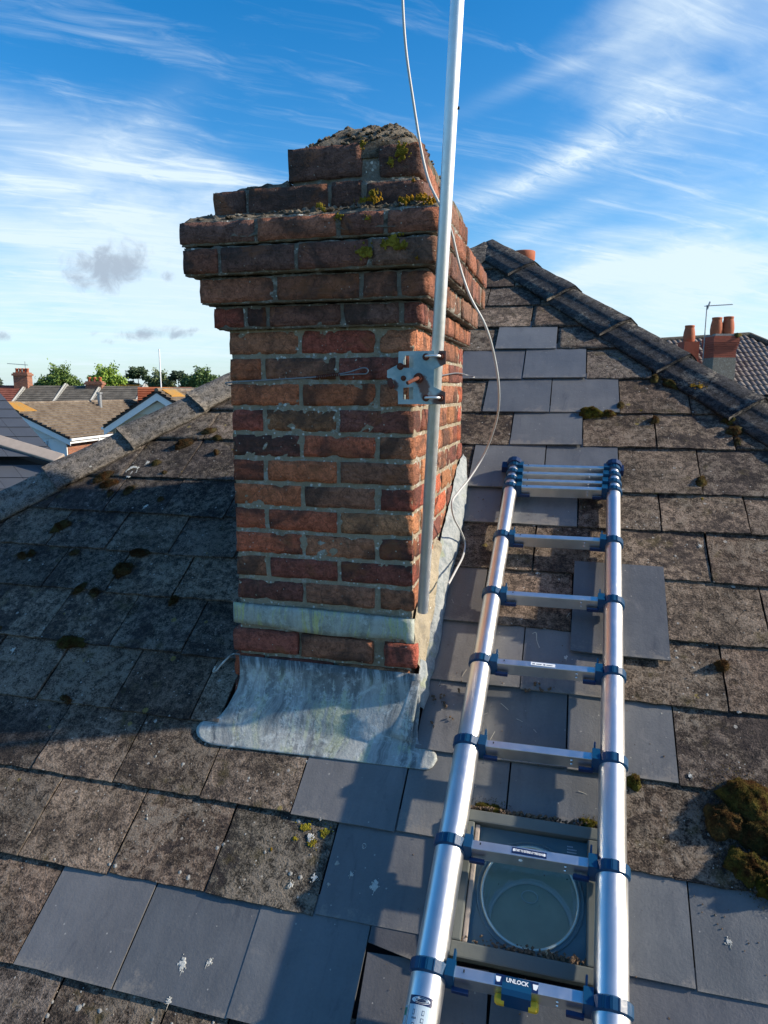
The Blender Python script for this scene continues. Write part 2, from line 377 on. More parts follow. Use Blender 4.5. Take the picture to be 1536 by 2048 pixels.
def box(name, lo, hi, mat, parent, bevel=0, color=None):
    lo, hi = Vector(lo), Vector(hi); c = (lo + hi) / 2; h = (hi - lo) / 2
    return obox(name, c, (h.x, 0, 0), (0, h.y, 0), (0, 0, h.z), mat, parent, bevel, color)
def obox(name, c, ax, ay, az, mat, parent, bevel=0, color=None):
    vs, fs = box_data(c, ax, ay, az)
    bm = bmesh.new(); bv = [bm.verts.new(v) for v in vs]
    for f in fs: bm.faces.new([bv[i] for i in f])
    if bevel: bmesh.ops.bevel(bm, geom=bm.edges[:], offset=bevel, segments=2, affect='EDGES', profile=.6)
    return keep(link(name, from_bm(name, bm), mat, None, color), parent)
def join_data(lst):
    V, F = [], []
    for vs, fs in lst:
        n = len(V); V += list(vs); F += [tuple(i + n for i in f) for f in fs]
    return V, F
def tube_data(pts, rad, seg=12, cap=True, closed=False):
    pts = [Vector(p) for p in pts]; n = len(pts); rad = rad if isinstance(rad, (list, tuple)) else [rad] * n
    V, F = [], []; prev = None
    for i, p in enumerate(pts):
        t = (pts[min(i + 1, n - 1)] - pts[max(i - 1, 0)]).normalized()
        if prev is None:
            a = t.orthogonal().normalized()
        else:
            a = (prev - t * prev.dot(t)).normalized()
        prev = a; c = t.cross(a)
        for j in range(seg):
            th = 2 * math.pi * j / seg
            V.append(p + (a * math.cos(th) + c * math.sin(th)) * rad[i])
    for i in range(n - 1):
        for j in range(seg):
            k_ = (j + 1) % seg
            F.append((i * seg + j, i * seg + k_, (i + 1) * seg + k_, (i + 1) * seg + j))
    if cap:
        m0 = len(V); V += V[:seg] + V[(n - 1) * seg:n * seg]
        F.append(tuple(range(m0, m0 + seg))[::-1]); F.append(tuple(m0 + seg + j for j in range(seg)))
    return V, F
def tube(name, pts, rad, mat, parent, seg=12, color=None, cap=True):
    V, F = tube_data(pts, rad, seg, cap)
    o = part(name, V, F, mat, parent, color)
    for p in o.data.polygons: p.use_smooth = len(p.vertices) == 4
    return o
def spline(pts, n=8):
    P = [Vector(p) for p in pts]; P = [P[0]] + P + [P[-1]]; out = []
    for i in range(1, len(P) - 2):
        a, b_, c_, d = P[i - 1:i + 3]
        for j in range(n):
            t = j / n
            out.append(.5 * ((2 * b_) + (c_ - a) * t + (2 * a - 5 * b_ + 4 * c_ - d) * t * t + (3 * b_ - a - 3 * c_ + d) * t ** 3))
    out.append(P[-2]); return out
def nz(v, s=1.0): return mnoise.noise(Vector(v) * s)
def fbm(v, s=1.0, o=4): return mnoise.fractal(Vector(v) * s, 0.9, 2.0, o)

# ---------------------------------------------------------------- reference frame of roof and chimney
ALPHA = 0.6056; CA, SA = math.cos(ALPHA), math.sin(ALPHA)
XC, XR, YC, ZB = -1.0232, -0.4382, 1.9858, -0.9736      # chimney faces, foot of the chimney's front on the roof
DEPTH = .94; GROUND = -4.8
EV = Vector((0, CA, SA)); EN = Vector((0, -SA, CA))
def roofP(x, v, h=0.0): return Vector((x, YC, ZB)) + EV * v + EN * h
def ray(x, y): return RGT * ((x - 768) / FPX) + UPV * ((1024 - y) / FPX) + FWD
def on_roof(x, y, h=0.0):
    d = ray(x, y); p0 = roofP(0, 0, h); return d * (EN.dot(p0) / EN.dot(d))
def on_front(x, y, off=0.0):
    d = ray(x, y); return d * ((YC - off) / d.y)
def on_right(x, y, off=0.0):
    d = ray(x, y); return d * ((XR + off) / d.x)
def roof_uv(p): return p.x, (p - roofP(0, 0)).dot(EV)
XA, VA, KR, KL = -0.552, 3.385, .738, .787            # apex of the hip end, run of its two hips
def hip_r(v): return XA + KR * (VA - v)
def hip_l(v): return XA - KL * (VA - v)
V_EAVE = -1.62
k = material('flank_paint', .85, 0, .25); n1 = k.noise(k.obj, 26, 6, .7, .5); n2 = k.noise(k.obj, 120, 4, .7)
c = k.mix(n1.step(.42, .66), (.36, .385, .385), (.22, .25, .26)); c = k.mix(k.noise(k.obj, 11, 4, .6).step(.54, .68) * .6, c, (.28, .31, .16))
k.col(k.scale_col(c, n2 * .5 + .72)); k.bump(n1 + n2 * .6, .008, .9); MAT['flank'] = k.m
# ---------------------------------------------------------------- ground
g = link('ground', mesh('ground', [(-900, -900, GROUND), (900, -900, GROUND), (900, 900, GROUND), (-900, 900, GROUND)], [(0, 1, 2, 3)]), 'grass')
tag(g, kind='structure')

# ---------------------------------------------------------------- our own house: hipped roof tile by tile
roof = thing('hipped_roof', roofP(XA, V_EAVE), 'weathered hipped roof of rough dark tiles patched with smooth grey slates', 'roof')
TW = .2985
T_COL = [(.118, .09, .070), (.14, .108, .083), (.092, .072, .060), (.16, .122, .092), (.128, .093, .070), (.105, .086, .073)]
S_COL = [(.110, .113, .114), (.124, .124, .122), (.096, .10, .104), (.115, .113, .112)]
def tile_piece(x0, x1, v0, gauge, smooth, seed, kind='tile', rot=0.0, lift=0.0, vtop=None, color=None, skew=0.0, name=None):
    r = random.Random(seed)
    t = .006 if smooth else .0075
    L = (vtop - v0) if vtop is not None else gauge + .055
    gap = .0016 if smooth else .0024
    x0 += gap + r.uniform(0, .0012); x1 -= gap + r.uniform(0, .0012)
    nx, nv = (4, 4) if smooth else (12, 8)
    slope = (t + .003) / gauge
    tw = r.uniform(-.003, .003); lift += r.uniform(0, .0022)
    top = []; wear = []; clamped = False
    off = Vector((r.uniform(0, 99), r.uniform(0, 99), 0))
    xm, vm = (x0 + x1) / 2, v0 + L / 2
    for j in range(nv + 1):
        for i in range(nx + 1):
            x = x0 + (x1 - x0) * i / nx; v = v0 + L * j / nv
            if not smooth:
                if j == 0: v += nz((x * 22, seed * .7, 0)) * .0045 + nz((x * 70, seed, 3)) * .003
                if i in (0, nx): x += nz((v * 25, seed * 1.3, 5)) * .0022
            elif j == 0: v += nz((x * 40, seed * .7, 0)) * .002 + skew * (x - xm)
            dx_, dv_ = x - xm, v - vm
            x, v = xm + dx_ - rot * dv_, vm + dv_ + rot * dx_
            v = min(v, VA - .012); s_ = v - v0
            h = .006 + lift - s_ * slope + tw * (x - xm) / .15
            if not smooth: h += fbm((x * 16, v * 16, seed), 1, 3) * .0016 - (.0006 if j == 0 else 0)
            xq = x; x = min(max(x, hip_l(v)), hip_r(v))
            top.append((x, v, h)); wear.append(max(0, 1 - s_ / .016)); clamped = clamped or x != xq
    n = len(top); c = nx + 1
    vs = [roofP(*p) for p in top]; ws = list(wear)
    F = [(j * c + i, j * c + i + 1, (j + 1) * c + i + 1, (j + 1) * c + i) for j in range(nv) for i in range(nx)]
    rim = [(0, i) for i in range(nx + 1)] + [(j, nx) for j in range(1, nv + 1)] + [(nv, i) for i in range(nx - 1, -1, -1)] + [(j, 0) for j in range(nv - 1, 0, -1)]
    base = len(vs)
    for j, i in rim:
        x, v, h = top[j * c + i]; vs.append(roofP(x, v, h - t)); ws.append(wear[j * c + i])
    m_ = len(rim); base2 = len(vs)
    for j, i in rim: vs.append(roofP(*top[j * c + i])); ws.append(wear[j * c + i])
    for q in range(m_):
        F.append((base2 + q, base + q, base + (q + 1) % m_, base2 + (q + 1) % m_))
    me = mesh(kind, vs, F)
    at_ = me.attributes.new('wear', 'FLOAT', 'POINT'); at_.data.foreach_set('value', ws)
    if clamped:
        bm = bmesh.new(); bm.from_mesh(me); bmesh.ops.remove_doubles(bm, verts=bm.verts, dist=1e-5)
        bmesh.ops.dissolve_degenerate(bm, edges=bm.edges, dist=1e-5); bm.to_mesh(me); bm.free()
    if not smooth:
        for p in me.polygons: p.use_smooth = abs(p.normal.dot(EN)) > .8
    col_ = color or r.choice(S_COL if smooth else T_COL)
    k_ = (r.uniform(.85, 1.2) if smooth else r.uniform(.78, 1.35)); col_ = tuple(q * k_ for q in col_)
    return keep(link(name or ('slate' if smooth else 'tile'), me, 'slate' if smooth else 'tile', None, col_), roof)

# courses on the ladder side: lower edge v, one joint x, intervals that are smooth slates
RIGHT = [
    (3.26, -.2, []), (3.03, -.35, []), (2.79, -.05, []), (2.56, .11, []), (2.325, -.224, []), (2.09, -.393, [(-.393, -.082)]),
    (1.822, -.233, [(-.553, -.233), (-.233, .066)]), (1.552, -.09, [(-.395, -.09), (-.09, .213)]),
    (1.312, .056, [(-.25, .056)]), (1.034, -.093, [(-.398, -.093), (-.093, .201)]),
    (.832, .046, [(-.55, -.25), (-.25, .046)]), (.596, -.106, []), (.345, .037, [(-.6, -.265)]),
    (.109, -.113, [(-.7, -.411), (-.411, -.113), (-.113, .18)]), (-.133, .033, [(-.405, -.265), (-.265, .033), (.033, .331)]),
    (-.378, -.12, [(-.708, -.412)]), (-.612, .332, []), (-.865, -.425, []), (-1.112, -.283, []), (-1.36, -.13, []), (-1.61, .02, [])]
LEFT = [
    (3.26, -.3), (3.03, -.3), (2.79, -.3), (2.56, -.3), (2.325, -.3), (2.09, -.3), (1.81, -.4), (1.54, -.3), (1.30, -.4), (1.022, -1.733), (.785, -1.706), (.562, -1.57),
    (.345, -1.446), (.105, -1.593), (-.138, -1.452), (-.372, -1.311), (-.618, -1.189), (-.868, -1.334), (-1.112, -1.181), (-1.36, -1.03), (-1.61, -1.18)]
XSPLIT = -.72
def surf(x, v):
    """height of the tile or slate surface above the roof plane"""
    vs_ = [c_[0] for c_ in (RIGHT if x > XSPLIT else LEFT) if c_[0] <= v + .004]; v0 = max(vs_) if vs_ else v
    return .0068 - (v - v0) * .0405
seed = 0
for k_, (v0, ph, smooth_iv) in enumerate(RIGHT):
    up_v = RIGHT[k_ - 1][0] if k_ else 3.5
    gauge = up_v - v0
    xl, xr_ = max(hip_l(v0 + 0) - .05, XSPLIT if v0 < 1.2 else -9), hip_r(v0) + .05
    js = sorted({round(ph + i * TW, 4) for i in range(-14, 14)})
    js = [x for x in js if not any(a + .02 < x < b_ - .02 for a, b_ in smooth_iv)]
    ends = [e for iv in smooth_iv for e in iv]
    js = sorted(set([x for x in js if all(abs(x - e) > .13 for e in ends)] + ends))
    if v0 < 1.2: js = [x for x in js if x > XSPLIT + .1]; js = [XSPLIT] + js
    for a, b_ in zip(js, js[1:]):
        seed += 1
        xm = (a + b_) / 2
        if b_ < xl or a > xr_ or b_ - a < .04: continue
        if v0 > .0 and v0 < .7 and b_ < XR - .03: continue                     # under the chimney
        sm = any(a >= s0 - .02 and b_ <= s1 + .02 for s0, s1 in smooth_iv)
        if v0 == .345 and abs(xm - .186) < .03: continue                        # the slipped slate, below
        if v0 == -.378 and -.45 < xm < .25: continue                            # cut round the roof light
        if v0 == -.612 and (-.65 < xm < .7 ): continue
        if v0 == -.865 and xm > -.76: continue
        if v0 == -.133 and b_ < -.39: continue                                  # lead apron instead
        lift = .004 if sm and v0 > .9 else 0.0
        tile_piece(a, b_, v0 + random.Random(seed).uniform(-.003, .003), gauge, sm, seed, rot=random.Random(seed + 5).uniform(-.006, .006), lift=lift)
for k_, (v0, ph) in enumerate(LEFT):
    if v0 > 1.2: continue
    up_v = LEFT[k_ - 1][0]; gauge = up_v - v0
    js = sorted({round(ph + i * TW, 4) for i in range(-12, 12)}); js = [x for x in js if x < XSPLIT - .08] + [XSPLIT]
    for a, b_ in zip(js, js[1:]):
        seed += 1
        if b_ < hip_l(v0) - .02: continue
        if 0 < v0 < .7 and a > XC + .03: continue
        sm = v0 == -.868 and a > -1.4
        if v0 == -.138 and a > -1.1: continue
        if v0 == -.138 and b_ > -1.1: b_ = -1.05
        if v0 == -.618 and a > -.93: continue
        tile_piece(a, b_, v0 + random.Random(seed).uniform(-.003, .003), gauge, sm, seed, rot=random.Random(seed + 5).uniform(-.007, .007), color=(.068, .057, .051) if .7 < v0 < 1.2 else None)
# pieces fitted by hand
g_ = .245
tile_piece(.035, .338, .256, .34, True, 901, lift=.013, color=(.085, .087, .09), rot=-.012)     # slipped slate
tile_piece(-.412, -.222, -.376, g_, True, 902); tile_piece(-.222, -.12, -.292, .17, True, 903); tile_piece(-.12, .125, -.292, .17, True, 904)
tile_piece(.13, .30, -.378, g_, False, 905); tile_piece(.30, .62, -.38, g_, False, 906); tile_piece(.62, .92, -.378, g_, False, 907)
tile_piece(-.89, -.578, -.618, g_, False, 908, color=(.085, .075, .06)); tile_piece(-.578, -.24, -.614, g_, True, 909, color=(.122, .12, .12))
tile_piece(.122, .332, -.61, g_, True, 910, color=(.104, .108, .11)); tile_piece(.332, .632, -.612, g_, True, 911, color=(.102, .106, .108)); tile_piece(.632, .93, -.612, g_, True, 912)
tile_piece(-.726, -.426, -.866, g_, True, 913, color=(.098, .102, .105))
tile_piece(-.426, -.228, -.668, .09, True, 914, skew=-.16, color=(.085, .083, .085), lift=.003)            # broken slate, upper fragment
tile_piece(-.418, -.118, -.93, .30, True, 915, rot=.05, vtop=-.664, color=(.085, .083, .084), lift=-.002, skew=.0)
tile_piece(-.118, .18, -.862, g_, True, 916, vtop=-.66); tile_piece(.18, .48, -.866, g_, True, 917, color=(.085, .085, .088)); tile_piece(.48, .78, -.866, g_, True, 918)
for xk in (.78, 1.08, 1.38, 1.68, 1.98, 2.28, 2.58): tile_piece(xk, xk + .2985, -.866, g_, False, 930 + int(xk * 10))
for xk in (.92, 1.22, 1.52, 1.82, 2.12, 2.42): tile_piece(xk, xk + .2985, -.378, g_, False, 960 + int(xk * 10)); tile_piece(xk + .01, xk + .3085, -.612, g_, False, 990 + int(xk * 10))

# boarding below the tiles, the three other slopes, eaves and walls
dv0, dv1, dx0, dx1 = -.645, -.308, -.215, .117                       # opening for the roof light
dk = lambda x, v: roofP(x, v, -.03)
deck = [dk(XA, VA), dk(hip_l(dv1), dv1), dk(hip_r(dv1), dv1), dk(hip_l(dv0), dv0), dk(hip_r(dv0), dv0), dk(hip_l(V_EAVE), V_EAVE), dk(hip_r(V_EAVE), V_EAVE), dk(dx0, dv1), dk(dx1, dv1), dk(dx0, dv0), dk(dx1, dv0)]
part('roof_deck', deck, [(0, 1, 7, 8, 2), (1, 3, 9, 7), (8, 10, 4, 2), (3, 5, 6, 4, 10, 9)], 'deck', roof)
apex = roofP(XA, VA, -.004); el = roofP(hip_l(V_EAVE), V_EAVE, -.004); er = roofP(hip_r(V_EAVE), V_EAVE, -.004)
RL = 5.5
back = apex + Vector((0, RL, 0))
def slope_strips(name, r0, r1, e0, e1, n, step, mat, parent, color=None):
    """a slope as n overlapping courses, r0-r1 the top edge, e0-e1 the eaves"""
    r0, r1, e0, e1 = map(Vector, (r0, r1, e0, e1))
    nn = (r1 - r0).cross(e0 - r0)
    if nn.length < 1e-6: nn = (e1 - e0).cross(r0 - e0)
    nn.normalize()
    if nn.z < 0: nn = -nn
    V, F = [], []
    for i in range(n):
        a0, a1 = r0.lerp(e0, i / n), r1.lerp(e1, i / n); b0, b1 = r0.lerp(e0, (i + 1) / n), r1.lerp(e1, (i + 1) / n)
        k = len(V); V += [a0, a1, b0 + nn * step, b1 + nn * step, b0, b1]
        F += [(k, k + 1, k + 3, k + 2), (k + 2, k + 3, k + 5, k + 4)]
    return part(name, V, F, mat, parent, color)
ey = YC + V_EAVE * CA
eb_r = Vector((er.x, back.y + (back.x - el.x) * 0 + (apex.y - ey), er.z)); eb_l = Vector((el.x, eb_r.y, el.z))
slope_strips('far_slope', apex, back, er, eb_r, 19, .012, 'cap', roof, (.08, .07, .065))
slope_strips('far_slope', apex, back, el, eb_l, 19, .012, 'cap', roof, (.08, .07, .065))
slope_strips('far_slope', back, back, eb_l, eb_r, 19, .012, 'cap', roof, (.08, .07, .065))
box('house_wall', (el.x + .35, ey + .35, GROUND), (er.x - .35, eb_r.y - .35, el.z - .02), 'white_render', roof)
for nm, lo, hi in (('fascia', (el.x, ey + .0, el.z - .18), (er.x, ey + .02, el.z - .035)), ('fascia', (er.x - .02, ey + .03, er.z - .18), (er.x, eb_r.y, er.z - .035)), ('fascia', (el.x, ey + .03, el.z - .18), (el.x + .02, eb_r.y, el.z - .035))):
    box(nm, lo, hi, 'white_paint', roof)

# hip and ridge cappings: angled pieces, each lower end lapping over the next
def capping(p_up, p_dn, na, nb, seed, wing, col):
    """one angled capping from p_up to p_dn; na, nb the normals of the two slopes"""
    d = (p_dn - p_up).normalized(); L = (p_dn - p_up).length
    wa = na.cross(d); wa = wa if wa.dot(nb) < 0 else -wa                       # down the first slope, away from the crest
    wb = nb.cross(d); wb = wb if wb.dot(na) < 0 else -wb
    upn = (na + nb).normalized()
    nl, V, F = 10, [], []
    prof = [(wa * wing + na * .016, na), (wa * wing * .66 + na * .024, na), (wa * wing * .33 + na * .030, na), (wa * .045 + na * .034, na), (wa * .016 + na * .030 + upn * .006, upn),
            (upn * .0395, upn), (wb * .016 + nb * .030 + upn * .006, upn), (wb * .045 + nb * .034, nb), (wb * wing * .33 + nb * .030, nb), (wb * wing * .66 + nb * .024, nb), (wb * wing + nb * .016, nb)]
    m_ = len(prof)
    for li in range(nl + 1):
        s_ = li / nl; lap = .020 * s_ - .004
        for layer in (0, -.016):
            for q, n_ in prof:
                p = p_up + d * (L * s_) + q * (1 + .06 * s_) + n_ * (lap + layer)
                k_ = fbm(p, 9, 4) * .004 + fbm(p, 40, 2) * .0018
                e = nz(p, 30) * .006 if li in (0, nl) else 0
                V.append(p + n_ * k_ + d * e)
    c2 = 2 * m_
    for li in range(nl):
        a, b_ = li * c2, (li + 1) * c2
        for q in range(m_ - 1):
            F += [(a + q, a + q + 1, b_ + q + 1, b_ + q), (a + m_ + q, b_ + m_ + q, b_ + m_ + q + 1, a + m_ + q + 1)]
        F += [(a, b_, b_ + m_, a + m_), (a + m_ - 1, a + c2 - 1, b_ + c2 - 1, b_ + m_ - 1)]
    for a in (0, nl * c2):
        for q in range(m_ - 1): F.append((a + q, a + m_ + q, a + m_ + q + 1, a + q + 1))
    o = part('hip_capping', V, F, 'cap', roof, col, True)
    return o
NR, NL_ = Vector((SA, 0, KR)).normalized(), Vector((-SA, 0, KL)).normalized()
C_COL = [(.046, .046, .048), (.038, .039, .043), (.054, .052, .052), (.042, .041, .044)]
L_COL = [(.15, .135, .12), (.17, .155, .135), (.13, .12, .108)]
RJ = [.0, .325, .655, 1.035, 1.378, 1.735, 2.085, 2.43, 2.78, 3.13, 3.48, 3.83, 4.18, 4.53, 4.9]
LJ = [.03, .33, .67, 1.02, 1.36, 1.70, 2.015, 2.325, 2.67, 3.02, 3.37, 3.72, 4.07, 4.42, 4.9]
for side, J, n2_ in ((1, RJ, NR), (-1, LJ, NL_)):
    for i in range(len(J) - 1):
        t0, t1 = J[i] + (.035 if i else 0), J[i + 1] + .065
        kk = KR if side > 0 else KL; a = roofP(XA + side * kk * t0, VA - t0); b_ = roofP(XA + side * kk * t1, VA - t1)
        capping(a, b_, EN, n2_, i * 3 + side, .155, (L_COL if side < 0 and i > 3 else C_COL)[i % 3])
for i in range(12):
    capping(apex + Vector((0, .05 + i * .45, 0)), apex + Vector((0, .05 + (i + 1) * .45, 0)), NR, NL_, i, .155, C_COL[i % 4])
# ---------------------------------------------------------------- the chimney: brick by brick
chim = thing('brick_chimney', (XC + .29, YC + .47, ZB), 'old red brick chimney stack with corbelled broken top and lead flashing', 'chimney')
ROWH = .0775
_bc = {}
def brick_mesh(lx, ly, lz, var):
    key = (round(lx, 3), round(ly, 3), round(lz, 3), var)
    if key in _bc: return _bc[key]
    bm = bmesh.new(); cut = lambda L: max(2, min(11, int(round(L / .019))))
    n = (cut(lx), cut(ly), cut(lz)); grid = {}
    def vert(i, j, k_):
        if (i, j, k_) not in grid:
            grid[(i, j, k_)] = bm.verts.new((lx * (i / n[0] - .5), ly * (j / n[1] - .5), lz * (k_ / n[2] - .5)))
        return grid[(i, j, k_)]
    for ax in range(3):
        u_, w_ = (ax + 1) % 3, (ax + 2) % 3
        for side in (0, n[ax]):
            for i in range(n[u_]):
                for j in range(n[w_]):
                    q = []
                    for a, b_ in ((i, j), (i + 1, j), (i + 1, j + 1), (i, j + 1)):
                        t = [0, 0, 0]; t[ax] = side; t[u_] = a; t[w_] = b_; q.append(vert(*t))
                    bm.faces.new(q)
    r = .004; h = Vector((lx, ly, lz)) / 2; off = Vector((var * 7.3, var * 3.1, var * 11.7))
    for v in bm.verts:
        p = v.co.copy()
        inner = Vector([max(-h[i] + r, min(h[i] - r, p[i])) for i in range(3)]); d = p - inner
        if d.length > 1e-7: p = inner + d.normalized() * r
        nn = Vector([p[i] / h[i] for i in range(3)]); nn = Vector([q ** 5 for q in nn]);
        if nn.length > 1e-6: nn.normalize()
        edge = sum(1 for i in range(3) if abs(p[i]) > h[i] - r * 1.6)
        k_ = fbm(p + off, 22, 4) * .0022 + nz(p + off, 80) * .0012
        if edge >= 2: k_ -= max(0, nz(p + off, 34) + .02) * .0085
        v.co = p + nn * k_
    me = from_bm('brick', bm); me.materials.append(MAT['brick'])
    me.polygons.foreach_set('use_smooth', [True] * len(me.polygons)); _bc[key] = me
    return me
RED = [(.46, .125, .065), (.38, .10, .065), (.27, .085, .06), (.50, .16, .075), (.40, .165, .09), (.32, .14, .085), (.22, .085, .065), (.44, .20, .10)]
DARK = [(.22, .10, .072), (.17, .09, .07), (.29, .12, .078), (.34, .14, .085), (.24, .13, .09)]
bn = 0
def brick(c, lx, ly, lz, pal, tint=None):
    global bn
    bn += 1; r = random.Random(bn * 17)
    o = bpy.data.objects.new('brick', brick_mesh(lx, ly, lz, r.randrange(5))); COL.objects.link(o)
    o.location = Vector(c); o.rotation_euler = (r.uniform(-.012, .012), r.uniform(-.010, .010), r.uniform(-.012, .012) + (math.pi if r.random() < .5 else 0))
    k_ = r.uniform(.8, 1.2); cc = tint or r.choice(pal); o.color = (*[q * k_ for q in cc], 1)
    return keep(o, chim)
def run(p0, axis, length, lens, z, h, depth_dir, pal, bw=.105, jit=.003):
    """a row of bricks from p0 along axis; lens: brick lengths, the last one fills up"""
    pos = 0; j = .0105
    for L in lens:
        L = min(L, length - pos)
        if L < .02: break
        r = random.Random(int((p0[0] * 7 + p0[1] * 13 + z * 31 + pos * 5) * 1000))
        mid = pos + L / 2; out = r.uniform(-jit, jit)
        if axis == 'x': c = (p0[0] + mid, p0[1] + depth_dir * (bw / 2 + out), z); brick(c, L, bw, h, pal)
        else: c = (p0[0] + depth_dir * (bw / 2 + out), p0[1] + mid, z); brick(c, bw, L, h, pal)
        pos += L + j
def ring(z0, z1, o, odd, pal, front=None, side=None, back=True):
    x0, x1, y0, y1 = XC - o, XR + o, YC - o, YC + DEPTH + o
    z, h = (z0 + z1) / 2, z1 - z0 - .0105
    Wx, Wy = x1 - x0, y1 - y0; e = .117
    S_ = [.228] * 8
    sd = side or S_
    if odd:      # front runs to the left corner, flank to the right corner
        run((x0, y0), 'x', Wx - e, front or S_, z, h, 1, pal); run((x1, y0), 'y', Wy - e, sd, z, h, -1, pal)
        run((x0 + e, y1), 'x', Wx - e, S_, z, h, -1, pal); run((x0, y0 + e), 'y', Wy - e, S_, z, h, 1, pal)
    else:
        run((x0 + e, y0), 'x', Wx - e, front or S_, z, h, 1, pal); run((x1, y0 + e), 'y', Wy - e, sd, z, h, -1, pal)
        run((x0, y1), 'x', Wx - e, S_, z, h, -1, pal); run((x0, y0), 'y', Wy - e, S_, z, h, 1, pal)
for i in range(11):
    ring(.187 - (i + 1) * ROWH, .187 - i * ROWH, 0, i % 2 == 0, RED)
for i in range(3):                                                      # foot, standing a little proud
    z1 = -.757 - i * .088
    ring(z1 - .085, z1, .016, i % 2 == 0, RED, front=[.228, .24, .3])
# corbels
C1 = (.187, .258, .024); C2 = (.258, .338, .052); C3 = (.338, .420, .076); C4 = (.420, .492, .080)
OL = .016
def corbel(c, lens, pal, flank):
    z0, z1, o = c
    x0, x1, y0, y1 = XC - o - OL, XR + o, YC - o, YC + DEPTH + o
    run((x0, y0), 'x', x1 - x0, lens, (z0 + z1) / 2, z1 - z0 - .011, 1, pal, jit=.002)
    run((x1, y0 + .117), 'y', y1 - y0 - .117, flank, (z0 + z1) / 2, z1 - z0 - .011, -1, pal, jit=.005)
    run((x0, y0 + .117), 'y', y1 - y0 - .117, flank, (z0 + z1) / 2, z1 - z0 - .011, 1, pal)
    run((x0 + .117, y1), 'x', x1 - x0 - .117, [.228] * 5, (z0 + z1) / 2, z1 - z0 - .011, -1, pal)
OL = .012
corbel(C1, [.1, .062, .222, .165, .3], DARK + RED, [.2, .228, .11, .228, .228])
corbel(C2, [.238, .25, .10, .3], DARK, [.228, .228, .228, .228])
OL = .026
corbel(C3, [.115, .228, .205, .3], DARK, [.11, .228, .228, .228, .228])
corbel(C4, [.238, .235, .125, .3], DARK, [.16, .228, .228, .228, .228])
# the broken courses above
x0 = XC - .034
for c, lx, ly, lz in [((x0 + .052, YC + .05, .548), .105, .105, .078), ((x0 + .238, YC + .05, .552), .245, .105, .074), ((x0 + .415, YC + .056, .556), .09, .105, .072), ((x0 + .558, YC + .05, .545), .168, .105, .072),
                      ((XC + .305, YC + .085, .655), .225, .105, .092), ((XC + .53, YC + .085, .644), .125, .105, .086)]:
    brick(c, lx, ly, lz, DARK[:3], (.15, .08, .062))
for i in range(4):
    brick((XR - .05, YC + .225 + i * .235, .55), .105, .222, .074, DARK); brick((XR - .055, YC + .26 + i * .215, .635), .105, .205, .074, DARK)
    brick((x0 + .055, YC + .225 + i * .235, .548), .105, .222, .074, DARK)
for i in range(2): brick((x0 + .23 + i * .24, YC + DEPTH - .05, .548), .225, .105, .074, DARK)

# mortar: one body just behind the brick faces, filled up to them
def lumpy_box(lo, hi, cell, amp, freq, seed):
    lo, hi = Vector(lo), Vector(hi); bm = bmesh.new(); n = [max(1, int((hi[i] - lo[i]) / cell)) for i in range(3)]; grid = {}
    for ax in range(3):
        u_, w_ = (ax + 1) % 3, (ax + 2) % 3
        for side in (0, n[ax]):
            for i in range(n[u_]):
                for j in range(n[w_]):
                    q = []
                    for a, b_ in ((i, j), (i + 1, j), (i + 1, j + 1), (i, j + 1)):
                        t = [0, 0, 0]; t[ax] = side; t[u_] = a; t[w_] = b_; t = tuple(t)
                        if t not in grid:
                            p = Vector([lo[m_] + (hi[m_] - lo[m_]) * t[m_] / n[m_] for m_ in range(3)])
                            nn = Vector([-1 if t[m_] == 0 else 1 if t[m_] == n[m_] else 0 for m_ in range(3)])
                            grid[t] = bm.verts.new(p + nn * (fbm(p + Vector((seed, 0, 0)), freq, 4) * amp))
                        q.append(grid[t])
                    bm.faces.new(q)
    me = from_bm('mortar', bm); me.polygons.foreach_set('use_smooth', [True] * len(me.polygons))
    vs = [v.co.copy() for v in me.vertices]; fs = [tuple(p.vertices) for p in me.polygons]; bpy.data.meshes.remove(me)
    return vs, fs
D_ = .0048
bodies = [lumpy_box((XC + D_, YC + D_, -1.0), (XR - D_, YC + DEPTH - D_, .19), .0085, .0040, 42, 1)]
for i, (z0, z1, o) in enumerate((C1, C2, C3, C4)):
    bodies.append(lumpy_box((XC - o - (.012, .012, .026, .026)[i] + .006, YC - o + .006, z0 + .002), (XR + o - .006, YC + DEPTH + o - .006, z1 - .003), .011, .0035, 34, 5 + i))
bodies.append(lumpy_box((x0 + .007, YC + .007, .48), (XR + .006, YC + DEPTH - .007, .586), .011, .005, 30, 11))
bodies.append(lumpy_box((XC + .205, YC + .042, .58), (XR - .012, YC + DEPTH - .05, .675), .012, .006, 26, 13))
V, F = join_data(bodies[:1]); part('mortar', V, F, 'mortar', chim, None, True)
V, F = join_data(bodies[1:]); part('mortar', V, F, 'sooty_mortar', chim, None, True)

